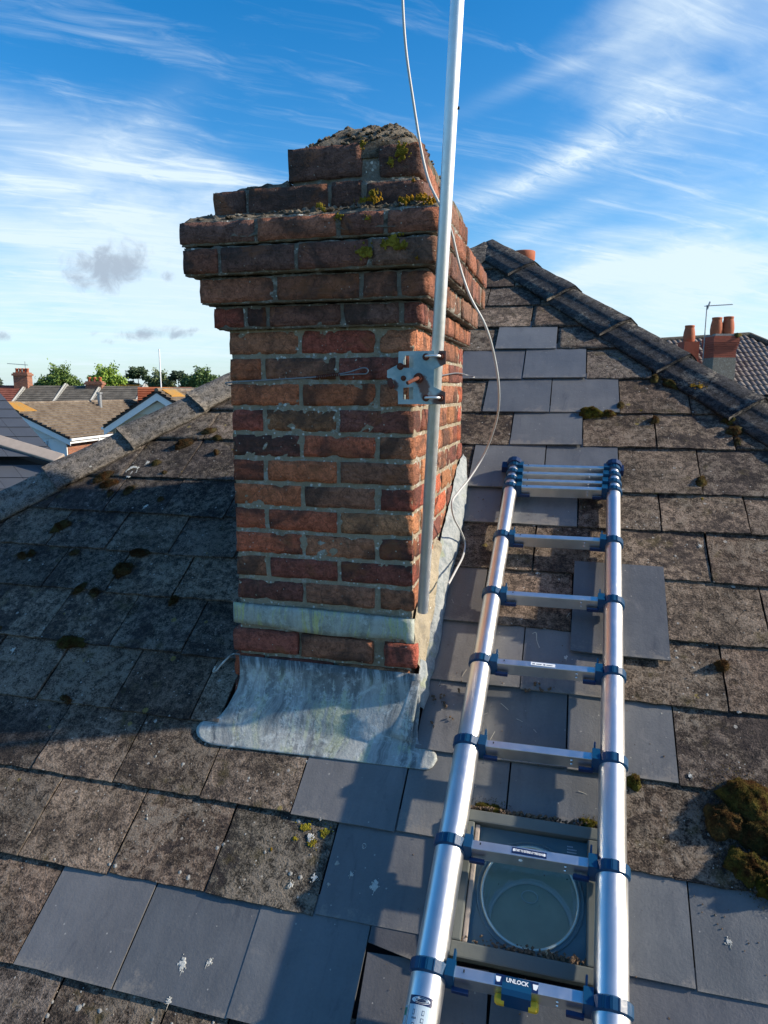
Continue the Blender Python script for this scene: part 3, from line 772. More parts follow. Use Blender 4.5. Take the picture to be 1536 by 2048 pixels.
# sloping weathering on the top ledge, the rough cap of mortar and dead moss
def blanket(name, xs, ys, hf, mat, nx, ny, color=None):
    V, F = [], []
    for j in range(ny + 1):
        for i in range(nx + 1):
            x = xs[0] + (xs[1] - xs[0]) * i / nx; y = ys[0] + (ys[1] - ys[0]) * j / ny
            V.append((x, y, hf(x, y, i / nx, j / ny) - (.03 if i in (0, nx) or j in (0, ny) else 0)))
    F = [(j * (nx + 1) + i, j * (nx + 1) + i + 1, (j + 1) * (nx + 1) + i + 1, (j + 1) * (nx + 1) + i) for j in range(ny) for i in range(nx)]
    return part(name, V, F, mat, chim, color, True)
def mound(x, y, u_, w_):
    a = (x - (XC + .415)) / .235; c = (y - (YC + .34)) / .42
    e = max(0, 1 - abs(u_ * 2 - 1) ** 6) * max(0, 1 - abs(w_ * 2 - 1) ** 8)
    top = .070 * math.exp(-((x - (XC + .45)) / .20) ** 2 - ((y - (YC + .16)) / .24) ** 2) + .018 * math.exp(-((x - (XC + .30)) / .09) ** 2 - ((y - (YC + .13)) / .2) ** 2)
    return .709 + (top * 1.02 + fbm((x, y, 0), 15, 6) * .017 + nz((x, y, 2), 70) * .004 + .006) * e - (1 - e) * .022
blanket('mortar_cap', (XC + .203, XR - .003), (YC + .036, YC + DEPTH - .03), mound, 'crust', 64, 84)
def ledge(x, y, u_, w_):
    return .489 + .034 * min(1, w_ * 1.15) + fbm((x, y, 5), 26, 4) * .006 - (.016 if w_ < .03 else 0)
blanket('ledge_mortar', (XC - .100, XR + .076), (YC - .078, YC + .02), ledge, 'crust', 90, 12)
def ledge2(x, y, u_, w_):
    return .489 + .03 * (1 - u_) + fbm((x, y, 5), 26, 4) * .005 - (.012 if u_ > .95 else 0)
blanket('ledge_mortar', (XR - .02, XR + .077), (YC - .06, YC + DEPTH + .06), ledge2, 'crust', 12, 90)
blanket('ledge_mortar', (XC - .02, XC + .2), (YC + .02, YC + DEPTH - .03), lambda x, y, u_, w_: .592 + .02 * u_ + fbm((x, y, 7), 22, 4) * .007, 'crust', 24, 60)

# yellow lichen on the upper courses
def lump(name, c, nrm, r, h, mat, parent, color, seed, n=10, flat=1.0, axis=None, stretch=1.0):
    """an uneven cushion on a surface"""
    nrm = Vector(nrm).normalized(); a = (Vector(axis) - nrm * Vector(axis).dot(nrm)).normalized() if axis else nrm.orthogonal().normalized(); b_ = nrm.cross(a)
    V, F = [], []; c = Vector(c); seg = n * 2
    for i in range(n + 1):
        t = i / n
        for j in range(seg):
            th = 2 * math.pi * j / seg
            rr = r * t * (1 + .5 * nz((math.cos(th) * 1.3, math.sin(th) * 1.3, seed)) + .32 * nz((math.cos(th) * 3, math.sin(th) * 3, seed)) + .16 * nz((math.cos(th) * 8, math.sin(th) * 8, seed)))
            hh = h * max(0, 1 - t ** 2.4) * (1 + .6 * nz((math.cos(th) * t * 3, math.sin(th) * t * 3, seed * 2))) + (nz((math.cos(th) * t * 9, math.sin(th) * t * 9, seed)) * h * .22 if i < n else -h * .25)
            V.append(c + a * (rr * math.cos(th) * stretch) + b_ * (rr * math.sin(th)) + nrm * hh)
    F = [(i * seg + j, i * seg + (j + 1) % seg, (i + 1) * seg + (j + 1) % seg, (i + 1) * seg + j) for i in range(n) for j in range(seg)]
    if parent is None:
        bm = bmesh.new(); o_ = link(name, mesh(name, [p - c for p in V], F), mat, None, color, True); o_.location = c; bm.free(); return o_
    return part(name, V, F, mat, parent, color, True)
OR_, YE = (.50, .25, .02), (.34, .27, .04)
def cluster(c, nrm, r, h, mat, parent, color, seed, axis=None):
    """lichen: many small crusts growing into one ragged patch"""
    rg_ = random.Random(int(seed * 10)); nrm = Vector(nrm).normalized(); a = nrm.orthogonal().normalized(); b_ = nrm.cross(a); L = []
    for q in range(int(16 + r * 700)):
        d, th = abs(rg_.gauss(0, .5)) * r, rg_.uniform(0, 6.283); rr = rg_.uniform(.12, .34) * r * (1.1 - min(.8, d / r * .6)) ; cc_ = Vector(c) + (a * math.cos(th) + b_ * math.sin(th)) * d
        n_ = 9; V = [cc_ + nrm * h * rg_.uniform(.4, 1)]
        for t_, hh_ in ((.6, .55), (1, -.2)):
            for k_ in range(n_):
                w_ = 6.283 * k_ / n_; q_ = rr * t_ * (1 + .45 * nz((math.cos(w_) * 2, math.sin(w_) * 2, seed + q)))
                V.append(cc_ + (a * math.cos(w_) + b_ * math.sin(w_)) * q_ + nrm * (h * hh_ * rg_.uniform(.5, 1)))
        F = [(0, 1 + k_, 1 + (k_ + 1) % n_) for k_ in range(n_)] + [(1 + k_, 1 + n_ + k_, 1 + n_ + (k_ + 1) % n_, 1 + (k_ + 1) % n_) for k_ in range(n_)]
        L.append((V, F))
    V, F = join_data(L); return part('lichen_patch', V, F, mat, parent, color)
for i, (px, py, r, cl, off) in enumerate([(731, 505, .022, YE, .081), (768, 487, .014, YE, .081), (790, 486, .022, YE, .081), (806, 489, .014, YE, .081), (834, 516, .006, OR_, .081), (646, 418, .010, YE, .081), (676, 432, .012, YE, .081), (735, 436, .009, YE, .081),
                                          (803, 303, .022, YE, -.026), (782, 324, .013, YE, -.026), (724, 287, .012, YE, -.02), (826, 360, .007, OR_, .002)]):
    cluster(on_front(px, py, off), (0, -1, 0), r * 1.3, .003, 'lichen', chim, cl, i * 3.7 + 1)
for i, (px, py, r, cl) in enumerate([(747, 398, .020, OR_), (728, 401, .012, YE), (815, 399, .020, OR_), (842, 396, .022, OR_), (862, 404, .018, OR_), (745, 386, .014, YE), (640, 412, .012, YE)]):
    cluster(on_front(px, py, .05), (0, -.6, .8), r * 1.3, .011, 'lichen', chim, cl, i * 5.1 + 70)
rm = random.Random(21); L = []
for _ in range(240):
    x = rm.uniform(XC + .205, XR - .006); y = YC + .036 + abs(rm.gauss(0, .16)); s_ = rm.uniform(.003, .0085)
    L.append((Vector((x, y, mound(x, y, (x - XC - .192) / .397, (y - YC - .026) / .884) - .0045)), s_))
for _ in range(110):
    x = min(XR + .07, XC + rm.choice([rm.uniform(-.06, .58), rm.uniform(.2, .6)])); y = YC + rm.uniform(-.06, -.005); L.append((Vector((x, y, .492 + .034 * (y - YC + .078) / .1)), rm.uniform(.004, .013)))
for _ in range(14): L.append((Vector((XC + rm.gauss(.062, .012), YC + rm.uniform(.03, .09), .597)), rm.uniform(.006, .013)))
D2 = []
for c_, s_ in L:
    n_ = 7; V = [c_ + Vector((0, 0, s_ * rm.uniform(.5, .95)))]
    for t_, hh_ in ((.55, .5), (.95, .05), (.8, -.4)):
        for k_ in range(n_):
            w_ = 6.283 * k_ / n_ + t_; V.append(c_ + Vector((math.cos(w_), math.sin(w_), 0)) * s_ * t_ * rm.uniform(.65, 1.25) + Vector((0, 0, s_ * hh_ * rm.uniform(.7, 1.2))))
    F = [(0, 1 + k_, 1 + (k_ + 1) % n_) for k_ in range(n_)]
    for q in (0, 1): F += [(1 + q * n_ + k_, 1 + (q + 1) * n_ + k_, 1 + (q + 1) * n_ + (k_ + 1) % n_, 1 + q * n_ + (k_ + 1) % n_) for k_ in range(n_)]
    D2.append((V, F))
V, F = join_data(D2); o_ = part('dead_moss', V, F, 'crust', chim); o_['kind'] = 'stuff'

# lead: cover band, apron, corner piece
def sheet(name, rows, mat, parent, amp=.003, thick=.003, wrap=None):
    n, m_ = len(rows), len(rows[0]); V = []
    for i, rw in enumerate(rows):
        for j, p in enumerate(rw):
            p = Vector(p); k_ = (fbm(p, 8, 3) * amp + nz(p, 40) * amp * .25) * min(1.0, .25 + max(0, (p - roofP(0, 0)).dot(EN)) * 40)
            V.append(p + Vector((0, -.75, .65)) * k_)
    F = [(i * m_ + j, i * m_ + j + 1, (i + 1) * m_ + j + 1, (i + 1) * m_ + j) for i in range(n - 1) for j in range(m_ - 1)]
    o = part(name, V, F, mat, parent, None, True)
    md = o.modifiers.new('thickness', 'SOLIDIFY'); md.thickness = thick; md.offset = 0
    return o
N_ = 56
rows = []
for s_, off, z in [(0, .003, -.674), (.10, .011, -.677), (.25, .0145, -.686), (.5, .016, -.704), (.8, .0165, -.726), (1, .0155, -.744)]:
    rw = []
    for j in range(N_ + 1):
        t = j / N_; x = XC - .014 + (XR - XC + .022) * t
        o2 = off * (1 - .75 * max(0, 1 - t / .03) ** 2) * (1 - .6 * max(0, (t - .97) / .03) ** 2)
        rw.append((x, YC - o2 - .003, z + .006 * math.sin(t * 7 + 1) * s_ + (-.006 * t) - (.012 * s_ if t > .95 else 0)))
    rows.append(rw)
sheet('lead_cover_strip', rows, 'stained_lead', chim, .004)
rows = []
def wall_row(off, z, a, c): return [(a + (c - a) * j / N_, YC - off, z) for j in range(N_ + 1)]
def roof_row(v, h, a, c, tilt=0): return [tuple(roofP(a + (c - a) * j / N_, v + tilt * (j / N_), h)) for j in range(N_ + 1)]
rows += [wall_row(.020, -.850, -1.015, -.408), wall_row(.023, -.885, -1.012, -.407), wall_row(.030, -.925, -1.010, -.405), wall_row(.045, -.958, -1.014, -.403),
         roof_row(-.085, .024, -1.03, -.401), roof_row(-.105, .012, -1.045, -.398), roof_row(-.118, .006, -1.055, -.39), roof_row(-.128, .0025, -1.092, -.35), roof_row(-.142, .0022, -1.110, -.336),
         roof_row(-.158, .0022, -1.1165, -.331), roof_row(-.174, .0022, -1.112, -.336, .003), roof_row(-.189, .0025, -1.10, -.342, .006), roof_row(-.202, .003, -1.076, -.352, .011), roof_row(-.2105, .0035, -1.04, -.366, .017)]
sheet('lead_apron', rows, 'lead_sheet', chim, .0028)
cp = []
for q in range(9):
    t = q / 8
    l, r_ = (Vector((-.432, YC - .034, -.872)).lerp(roofP(-.481, -.112, .019), t), Vector((-.405, YC - .026, -.868)).lerp(roofP(-.416, -.125, .018), t))
    bulge = Vector((0, -.35, -.35)) * (.050 * math.sin(math.pi * t) * (1 - t))
    cp.append([l.lerp(r_, j / 6) + bulge + Vector((0, -.003, .003)) for j in range(7)])
sheet('lead_corner', cp, 'lead_sheet', chim, .003)
# curled strip of lead standing off the wall at the apron's far corner
sp = spline([(-1.012, YC - .02, -.848), (-1.035, YC - .03, -.846), (-1.06, YC - .05, -.87), (-1.078, YC - .06, -.893), (-1.09, YC - .06, -.90), (-1.083, YC - .055, -.882)], 6)
tube('lead_strip', sp, .0035, 'lead_sheet', chim, 6)

# flank: painted mortar and lead along the slope, loose mortar at the pole's foot
def resample(pts, n):
    pts = [Vector(p) for p in pts]; L = [0]
    for a, b_ in zip(pts, pts[1:]): L.append(L[-1] + (b_ - a).length)
    out = []
    for i in range(n):
        s_ = L[-1] * i / (n - 1); k_ = max(0, min(len(pts) - 2, next((q for q in range(len(L) - 1) if L[q + 1] >= s_ - 1e-9), len(pts) - 2)))
        out.append(pts[k_].lerp(pts[k_ + 1], (s_ - L[k_]) / max(1e-9, L[k_ + 1] - L[k_])))
    return out
def fillet(name, low, high, bulge, mat, n=90, m_=12, amp=.006):
    lo, hi = resample(low, n), resample(high, n); V = []
    dirn = (EN * .8 + Vector((1, 0, 0))).normalized()
    for i in range(n):
        for j in range(m_ + 1):
            t = j / m_; p = lo[i].lerp(hi[i], t)
            p += dirn * (bulge * math.sin(math.pi * min(1, t * 1.1 + .02)) ** .7 + fbm(p, 20, 4) * amp + nz(p, 70) * amp * .3)
            V.append(p)
    F = [(i * (m_ + 1) + j, i * (m_ + 1) + j + 1, (i + 1) * (m_ + 1) + j + 1, (i + 1) * (m_ + 1) + j) for i in range(n - 1) for j in range(m_)]
    return part(name, V, F, mat, chim, None, True)
low = [roofP(x, v, .004) for x, v in [(-.405, .035), (-.398, .07), (-.390, .165), (-.390, .285), (-.397, .459), (-.392, .603), (-.386, .719), (-.388, .898), (-.400, 1.032), (-.418, 1.14)]]
high = [Vector((XR + .006, YC + y, z)) for y, z in [(.06, -.875), (.12, -.835), (.20, -.765), (.26, -.68), (.31, -.605), (.39, -.545), (.50, -.485), (.62, -.415), (.70, -.36), (.78, -.30), (.95, -.255)]]
fillet('flank_flashing', low, high, .012, 'flank')
low2 = [Vector((XR + .022, YC + y, z)) for y, z in [(.02, -.90), (.08, -.865), (.16, -.80), (.24, -.70), (.30, -.61), (.37, -.55)]]
high2 = [Vector((XR + .003, YC + y, z)) for y, z in [(.0, -.80), (.015, -.70), (.05, -.66), (.10, -.64), (.22, -.575), (.35, -.50)]]
fillet('loose_mortar', low2, high2, .012, 'pale_mortar', 50, 10, .009)
low3 = [roofP(-.40, -.01, .006), roofP(-.39, .05, .01), Vector((XR + .03, YC + .07, -.86))]
high3 = [Vector((XR + .026, YC - .02, -.955)), Vector((XR + .024, YC - .016, -.88)), Vector((XR + .022, YC + .015, -.815))]
fillet('flank_flashing', low3, high3, .010, 'flank', 30, 8, .005)
# ---------------------------------------------------------------- aerial mast, its bracket and the cable
def mast_off(z): return -.012 + (z + .645) * .106
def mast_pt(z): return Vector((XR + .030 + (z + .645) * .0645, YC - mast_off(z), z))
mast = thing('aerial_mast', mast_pt(-.662), 'tall galvanised steel mast leaning up past the chimney corner', 'pole')
V, F = tube_data([mast_pt(-.662), mast_pt(-.66), mast_pt(1.9), mast_pt(1.902)], [.0155, .0168, .0168, .0155], 28)
o = part('tube', V, F, 'galv', mast)
for p in o.data.polygons: p.use_smooth = len(p.vertices) == 4
tube('clamp_screw', [mast_pt(.70) + Vector((.016, 0, 0)), mast_pt(.70) + Vector((.021, 0, 0))], .004, 'rubber', mast, 8)

brk = thing('mast_bracket', (-.41, YC - .085, .04), 'rust streaked zinc bracket plate holding the mast to the chimney', 'bracket')
OUT = [(-.464, .113), (-.333, .113), (-.333, .078), (-.365, .064), (-.365, .016), (-.333, .002), (-.333, -.031), (-.466, -.031), (-.467, .004), (-.482, .013), (-.478, .026), (-.481, .036), (-.498, .042), (-.498, .062), (-.466, .078)]
H1 = [(-.452, .088), (-.452, .068), (-.423, .068), (-.423, .102), (-.446, .102)]
H2 = [(-.452, -.018), (-.423, -.018), (-.423, .016), (-.452, .014)]
PY, TH = YC - .0835, .004
bm = bmesh.new()
def loop(pts, y): 
    vs = [bm.verts.new((x, y, z)) for x, z in pts]; return vs, [bm.edges.new((vs[i], vs[(i + 1) % len(vs)])) for i in range(len(vs))]
sides = []
for y in (PY, PY + TH):
    E_ = []; rings_ = []
    for pts in (OUT, H1, H2):
        vs, es = loop(pts, y); E_ += es; rings_.append(vs)
    bmesh.ops.triangle_fill(bm, edges=E_, use_beauty=True, use_dissolve=False); sides.append(rings_)
for a, c_ in zip(*sides):
    for i in range(len(a)):
        k_ = (i + 1) % len(a); bm.faces.new((a[i], a[k_], c_[k_], c_[i]))
# drop triangles that fell inside the holes
def inside(pt, poly):
    x, z = pt; r_ = False
    for i in range(len(poly)):
        (xa, za), (xb, zb_) = poly[i], poly[i - 1]
        if (za > z) != (zb_ > z) and x < (xb - xa) * (z - za) / (zb_ - za) + xa: r_ = not r_
    return r_
kill = [f for f in bm.faces if abs(f.normal.y) > .9 and any(inside((f.calc_center_median().x, f.calc_center_median().z), h_) for h_ in (H1, H2))]
bmesh.ops.delete(bm, geom=kill, context='FACES')
keep(link('plate', from_bm('plate', bm), 'zinc'), brk)
box('flange', (-.467, PY + TH + .0005, -.031), (-.4635, YC - .004, -.005), 'zinc', brk); box('flange', (-.467, PY + TH + .0005, .08), (-.4635, YC - .004, .112), 'zinc', brk)
box('flange', (-.45, YC - .018, -.028), (-.372, YC - .0135, .11), 'zinc', brk)
def nut(name, x, z, r, l=.010):
    tube(name, [(x, PY - .0005, z), (x, PY - .002, z)], r * 1.5, 'rust', brk, 14); o = tube(name, [(x, PY - .002, z), (x, PY - l, z)], r, 'rust', brk, 6); return o
for x, z in ((-.388, .097), (-.346, .098), (-.387, -.014), (-.345, -.014)): nut('nut', x, z, .0065)
nut('nut', -.46, .072, .0065); nut('nut', -.451, .040, .005, .004); nut('nut', -.408, .040, .0095, .012)
for z in (.0975, -.014):
    pts = [(-.388, PY - .003, z), (-.384, PY - .016, z + .001), (-.375, PY - .020, z + .001), (-.358, PY - .020, z + .001), (-.350, PY - .016, z + .001), (-.346, PY - .003, z)]
    tube('saddle_clip', spline(pts, 4), .0035, 'galv', brk, 8)
    m0 = mast_pt(z); tube('u_bolt', spline([(-.388, PY, z), (-.388, m0.y, z), (-.378, m0.y + .02, z), (m0.x, m0.y + .024, z), (-.350, m0.y + .02, z), (-.346, m0.y, z), (-.346, PY, z)], 5), .0032, 'rust', brk, 8)
tube('bolt', [(-.408, PY - .012, .040), (-.412, PY - .030, .036), (-.428, PY - .052, .026)], .0052, 'rust', brk, 10)
tube('eye_bolt', [(-.49, PY + .002, .034), (-.486, PY - .012, .026), (-.478, PY - .014, .014)], .008, 'rust', brk, 10)
tube('lashing_wire', spline([(XC - .008, YC - .004, .024), (XC + .004, YC - .0095, .031), (-.851, YC - .012, .040), (-.723, YC - .013, .047), (-.672, YC - .014, .052)], 6), .0022, 'old_metal', brk, 7)
tube('lashing_wire', spline([(XC - .006, YC + .0, .022), (XC - .008, YC + .4, .03), (XC - .006, YC + DEPTH, .05), (XR, YC + DEPTH + .008, .06), (XR + .007, YC + DEPTH, .075), (XR + .009, YC + .7, .075), (XR + .012, YC + .4, .06), (XR + .03, YC + .1, .05), (-.37, YC - .045, .045)], 6), .0022, 'old_metal', brk, 7)
coil = [(-.735 + t * .075, YC - .014 + math.sin(t * 80) * .0045, .0455 + t * .0085 + math.cos(t * 80) * .0045) for t in [i / 110 for i in range(111)]]
tube('wire_twist', coil, .0017, 'rust', brk, 5)
eye = spline([(-.668, YC - .014, .053), (-.63, YC - .016, .060), (-.595, YC - .017, .070), (-.579, YC - .017, .071), (-.572, YC - .017, .063), (-.578, YC - .017, .055), (-.592, YC - .016, .054), (-.63, YC - .015, .053), (-.668, YC - .014, .050)], 6)
tube('wire_eye', eye, .0021, 'old_metal', brk, 7)
tube('wire_bead', [(-.588, YC - .012, .062), (-.588, YC - .021, .062)], .0045, 'rust', brk, 10)

cable_pts = [mast_pt(1.75) + Vector((-.03, -.0, 0)), (-.47, 1.87, 1.35), (-.458, 1.88, 1.12), (-.455, 1.886, .977), (-.448, 1.896, .866), (-.433, 1.916, .754), (-.413, 1.928, .637), (-.391, 1.925, .556), (-.3625, 1.915, .499), (-.3455, 1.93, .468),
             (-.336, 1.985, .43), (-.318, 2.02, .35), (-.288, 2.03, .268), (-.248, 2.06, .193), (-.228, 2.135, .112), (-.218, 2.215, .009), (-.238, 2.363, -.09),  on_right(970, 905, .15), on_right(940, 955, .105), on_right(916, 985, .075), on_right(904, 1005, .066), on_right(908, 1035, .066), on_right(922, 1063, .070),
             on_right(930, 1087, .075), on_right(926, 1112, .085), on_right(912, 1140, .085), on_right(897, 1168, .082)]
cv = tube_data(spline(cable_pts, 6), .0036, 8)
cbo = link('aerial_cable', mesh('aerial_cable', *cv), 'cable_sheath', None, None, True)
tag(cbo, 'loose pale grey aerial cable looping from the mast down to the slates', 'cable')

# ---------------------------------------------------------------- telescopic ladder lying up the slope
LX, LV, LD, LW, LSX, LH6, LH0 = -.25, -.7023, .2805, .3905, .0057, .11, .047
def lad(k, side=0, du=0.0):
    """centre of the rail at rung k (6 the lowest in view, 0 the first of the stack), side 0 or 1; du extra distance up"""
    q = 6 - k
    return roofP(LX + LSX * q + LW * side, LV + LD * q, LH0 + (LH6 - LH0) * k / 6)
LU = (lad(0) - lad(6)).normalized(); LXv = Vector((1, 0, 0)); LXv = (LXv - LU * LXv.dot(LU)).normalized(); LN = LXv.cross(LU)
ladder = thing('telescopic_ladder', lad(8), 'aluminium telescopic ladder with blue collars lying up the roof beside the chimney', 'ladder')
RAD = {9: .044, 8: .042, 7: .0395, 6: .037, 5: .0348, 4: .0325, 3: .030, 2: .0278, 1: .0258, 0: .0240, -1: .0218, -2: .0198, -3: .018}
KN = [8, 7, 6, 5, 4, 3, 2, 1, 0, -.165, -.33, -.495]
def rad_below(i): return RAD[9 - i]
for side in (0, 1):
    for i, k_ in enumerate(KN):
        r_ = rad_below(i)
        top = lad(k_, side); bot = lad(KN[i - 1], side) if i else lad(8.75, side)
        V, F = tube_data([bot, top], r_, 40)
        o = part('rail_tube', V, F, 'alu', ladder)
        for p in o.data.polygons: p.use_smooth = len(p.vertices) == 4
    tube('rubber_foot', [lad(8.95, side), lad(8.72, side)], .047, 'rubber', ladder, 20)
def cyl_ring(c, r0, r1, h0, h1, seg=18, flat=1.0):
    """a hollow collar from -h0 to h1 along the ladder, octagonal outside"""
    V, F = [], []
    for z, r_ in ((-h0, r0 * .985), (-h0 + .004, r1), (h1 - .004, r1), (h1, r0 * .96)):
        for j in range(seg):
            th = 2 * math.pi * (j + .5) / seg; V.append(c + (LXv * math.cos(th) + LN * math.sin(th)) * r_ + LU * z)
    for i in range(3):
        for j in range(seg): F.append((i * seg + j, i * seg + (j + 1) % seg, (i + 1) * seg + (j + 1) % seg, (i + 1) * seg + j))
    F.append(tuple(range(seg))[::-1]); F.append(tuple(3 * seg + j for j in range(seg))); return V, F
TA = R(15); RT, RB = (LN * math.cos(TA) + LU * math.sin(TA)), (-LU * math.cos(TA) + LN * math.sin(TA))     # tread face up to the sky, face down the slope
def text(body, c, ax, up, size, mat, parent, sx=.72, name='lettering', bold=.0):
    cu = bpy.data.curves.new(name, 'FONT'); cu.body = body; cu.size = size; cu.align_x = 'CENTER'; cu.align_y = 'CENTER'; cu.offset = bold; cu.extrude = .0002; cu.resolution_u = 3
    o_ = bpy.data.objects.new(name, cu); COL.objects.link(o_); cu.materials.append(MAT[mat])
    ax, up = Vector(ax).normalized(), Vector(up).normalized(); n_ = ax.cross(up)
    m4 = Matrix((ax * sx, up, n_)).transposed().to_4x4(); m4.translation = Vector(c); o_.matrix_world = m4
    bpy.context.view_layer.update(); dg_ = bpy.context.evaluated_depsgraph_get()
    me_ = bpy.data.meshes.new_from_object(o_.evaluated_get(dg_)); me_.transform(m4); bpy.data.objects.remove(o_)
    if not me_.materials: me_.materials.append(MAT[mat])
    oo = bpy.data.objects.new(name, me_); COL.objects.link(oo)
    oo.parent = parent; return oo
def sub(o_, parent):
    """a sub-part: parent is itself a part written in world coordinates"""
    o_.parent = parent; return o_
for i, k_ in enumerate(KN):
    r_ = rad_below(i); c0, c1 = lad(k_, 0), lad(k_, 1)
    small = k_ < 0; top = i == len(KN) - 1
    hh = .0165 if k_ > 0 else .013
    for side, c in ((0, c0), (1, c1)):
        s_ = 1 if side == 0 else -1
        parts_ = [cyl_ring(c, r_ + .001, r_ + .0062, hh, hh * .9)]
        inner = c + LXv * (s_ * (r_ + .008))
        parts_.append(box_data(inner + RT * .001, LXv * .0105, RT * min(.026, r_ * .95), RB * .0185))
        if not small: parts_.append(box_data(c + LXv * (s_ * (r_ + .012)) + LU * .026, LXv * .0022, LN * .015, LU * .022))
        for a in (-.35, .1, .5):                                                  # ribs moulded on the collar
            th = math.pi / 2 + a * .9; dr = LXv * math.cos(th) + LN * math.sin(th); ta = LXv * math.sin(th) - LN * math.cos(th)
            parts_.append(box_data(c + dr * (r_ + .0062), ta * .0012, dr * .0012, LU * (hh * .7)))
        V, F = join_data(parts_); part('collar', V, F, 'blue_plastic', ladder)
        if k_ > -.1:
            b0 = c + LXv * (s_ * (r_ + .014)) + RB * .024 - RT * .013
            obox('release_button', b0 + LXv * (s_ * .019), LXv * .019, RT * .0058, RB * .0052, 'navy_plastic', ladder, .002)
        if top:
            V, F = join_data([cyl_ring(c + LU * .018, r_, r_ + .012, .012, .020, 12), box_data(c + LXv * (-s_ * .020) + LU * .010 - LN * .008, LXv * (.030 if side == 0 else .018), LU * .018, LN * .014)])
            part('end_cap', V, F, 'navy_plastic', ladder)
    xa_, xb_ = c0 + LXv * (r_ + .016), c1 - LXv * (rad_below(i) + .016)
    m_ = (xa_ + xb_) / 2; hw = (xb_ - xa_).length / 2
    hT = .0128 if not small else .011; hB = .020 if not small else .015
    rung = obox('rung', m_ - RT * .004, (xb_ - xa_) / 2, RT * hB, RB * hT, 'alu_rung', ladder, .0022)
    # the wide face lies to the sky: RB thickness seen as the upper band, RT as the lower one
    up_c = m_ - RT * .004 + RT * (hB + .0004)
    for s_ in (-1, 1):
        vs, fs = box_data(up_c + LXv * (s_ * (hw - .022)), LXv * .0016, RB * .0032, RT * .0003); sub(link('slot', mesh('slot', vs, fs), 'rubber'), rung)
        for e_ in ((.006, -.008) if not small else (.004,)):
            V, F = tube_data([m_ + LXv * (s_ * (hw - .055)) + RB * hT + RT * e_, m_ + LXv * (s_ * (hw - .055)) + RB * (hT + .0018) + RT * e_], [.0034, .002], 10)
            sub(link('rivet', mesh('rivet', V, F), 'alu_rung'), rung)
    if k_ == 3:
        vs, fs = box_data(up_c + RT * .0004 - LXv * .008, LXv * .036, RB * .007, RT * .0004); st = sub(link('sticker', mesh('sticker', vs, fs), 'sticker_white'), rung)
        dl = []
        for q in range(26):
            x = -.030 + q * .0023
            if q in (3, 4, 12, 13, 17): continue
            dl.append(box_data(up_c + RT * .0010 + LXv * (x - .008) + RB * .001, LXv * .0008, RB * (.0016 if q not in (0, 2, 15) else .0032), RT * .0002))
        V, F = join_data(dl); sub(link('small_print', mesh('small_print', V, F), 'sticker_ink'), rung)
    if k_ == 5:
        cs = up_c + RT * .0004 - LXv * .0; vs, fs = box_data(cs, LXv * .042, RB * .0078, RT * .0004); sub(link('sticker', mesh('sticker', vs, fs), 'sticker_navy'), rung)
        text('START TO EXTEND AT THIS RUNG', cs + RT * .0007, LXv, -RB, .0088, 'sticker_white', rung, .50, bold=.0003)
        for s_ in (-1, 1):
            a0 = cs + LXv * (s_ * .037) + RT * .0006
            pent = [(-.0034, .0012), (0, .0048), (.0034, .0012), (.0022, .0012), (.0022, -.0034), (-.0022, -.0034), (-.0022, .0012)]
            sub(link('arrow', mesh('arrow', [a0 + LXv * x - RB * y for x, y in pent], [tuple(range(7))]), 'sticker_white'), rung)
        V, F = tube_data([m_ + RB * hT - LXv * .02, m_ + RB * (hT + .001) - LXv * .02], [.0055, .0045], 14); sub(link('screw', mesh('screw', V, F), 'sticker_white'), rung)
    if k_ == 6:
        cs = up_c + RT * .0004; vs, fs = box_data(cs - LXv * .002, LXv * .046, RB * .0112, RT * .0004); sub(link('sticker', mesh('sticker', vs, fs), 'sticker_navy'), rung)
        for s_ in (-1, 1):
            a0 = cs + LXv * (s_ * .040 - .002) + RT * .0007
            pent = [(-.006, .006), (.006, .006), (.0045, -.001), (.002, -.006), (-.004, -.005)]
            sub(link('arrow', mesh('arrow', [a0 + LXv * (x * s_) - RB * y for x, y in pent], [tuple(range(5))]), 'sticker_white'), rung)
        lo_ = []
        w2 = .0315
        prof = [(hB + .0012, -.0105), (hB + .0012, .003), (hB + .003, hT + .004), (hB - .004, hT + .013), (-.022, hT + .017), (-.032, hT + .012), (-.03, hT + .001)]
        V = [m_ - RT * .004 - LXv * .001 + RT * a + RB * b2 + LXv * (s_ * w2 * (.8 if q < 1 else 1)) for s_ in (-1, 1) for q, (a, b2) in enumerate(prof)]; n = len(prof)
        F = [(q, q + 1, n + q + 1, n + q) for q in range(n - 1)] + [tuple(range(n))[::-1], tuple(range(n, 2 * n)), (n - 1, 0, n, 2 * n - 1)]
        cov = part('unlock_cover', V, F, 'blue_plastic', ladder)
        for s_ in (-1, 1):
            e0 = m_ + RB * (hT + .008) - RT * .018
            V, F = tube_data([e0 + LXv * (s_ * .026), e0 + LXv * (s_ * .042), e0 + LXv * (s_ * .0465), e0 + LXv * (s_ * .048)], [.0122, .0122, .009, .004], 8)
            sub(link('yellow_button', mesh('yellow_button', V, F), 'yellow_plastic'), cov)
        text('UNLOCK', m_ - RT * .004 + RT * (hB + .0016) - LXv * .001 + RB * -.0018, LXv, -RB, .0125, 'sticker_white', cov, .92, bold=.0003)
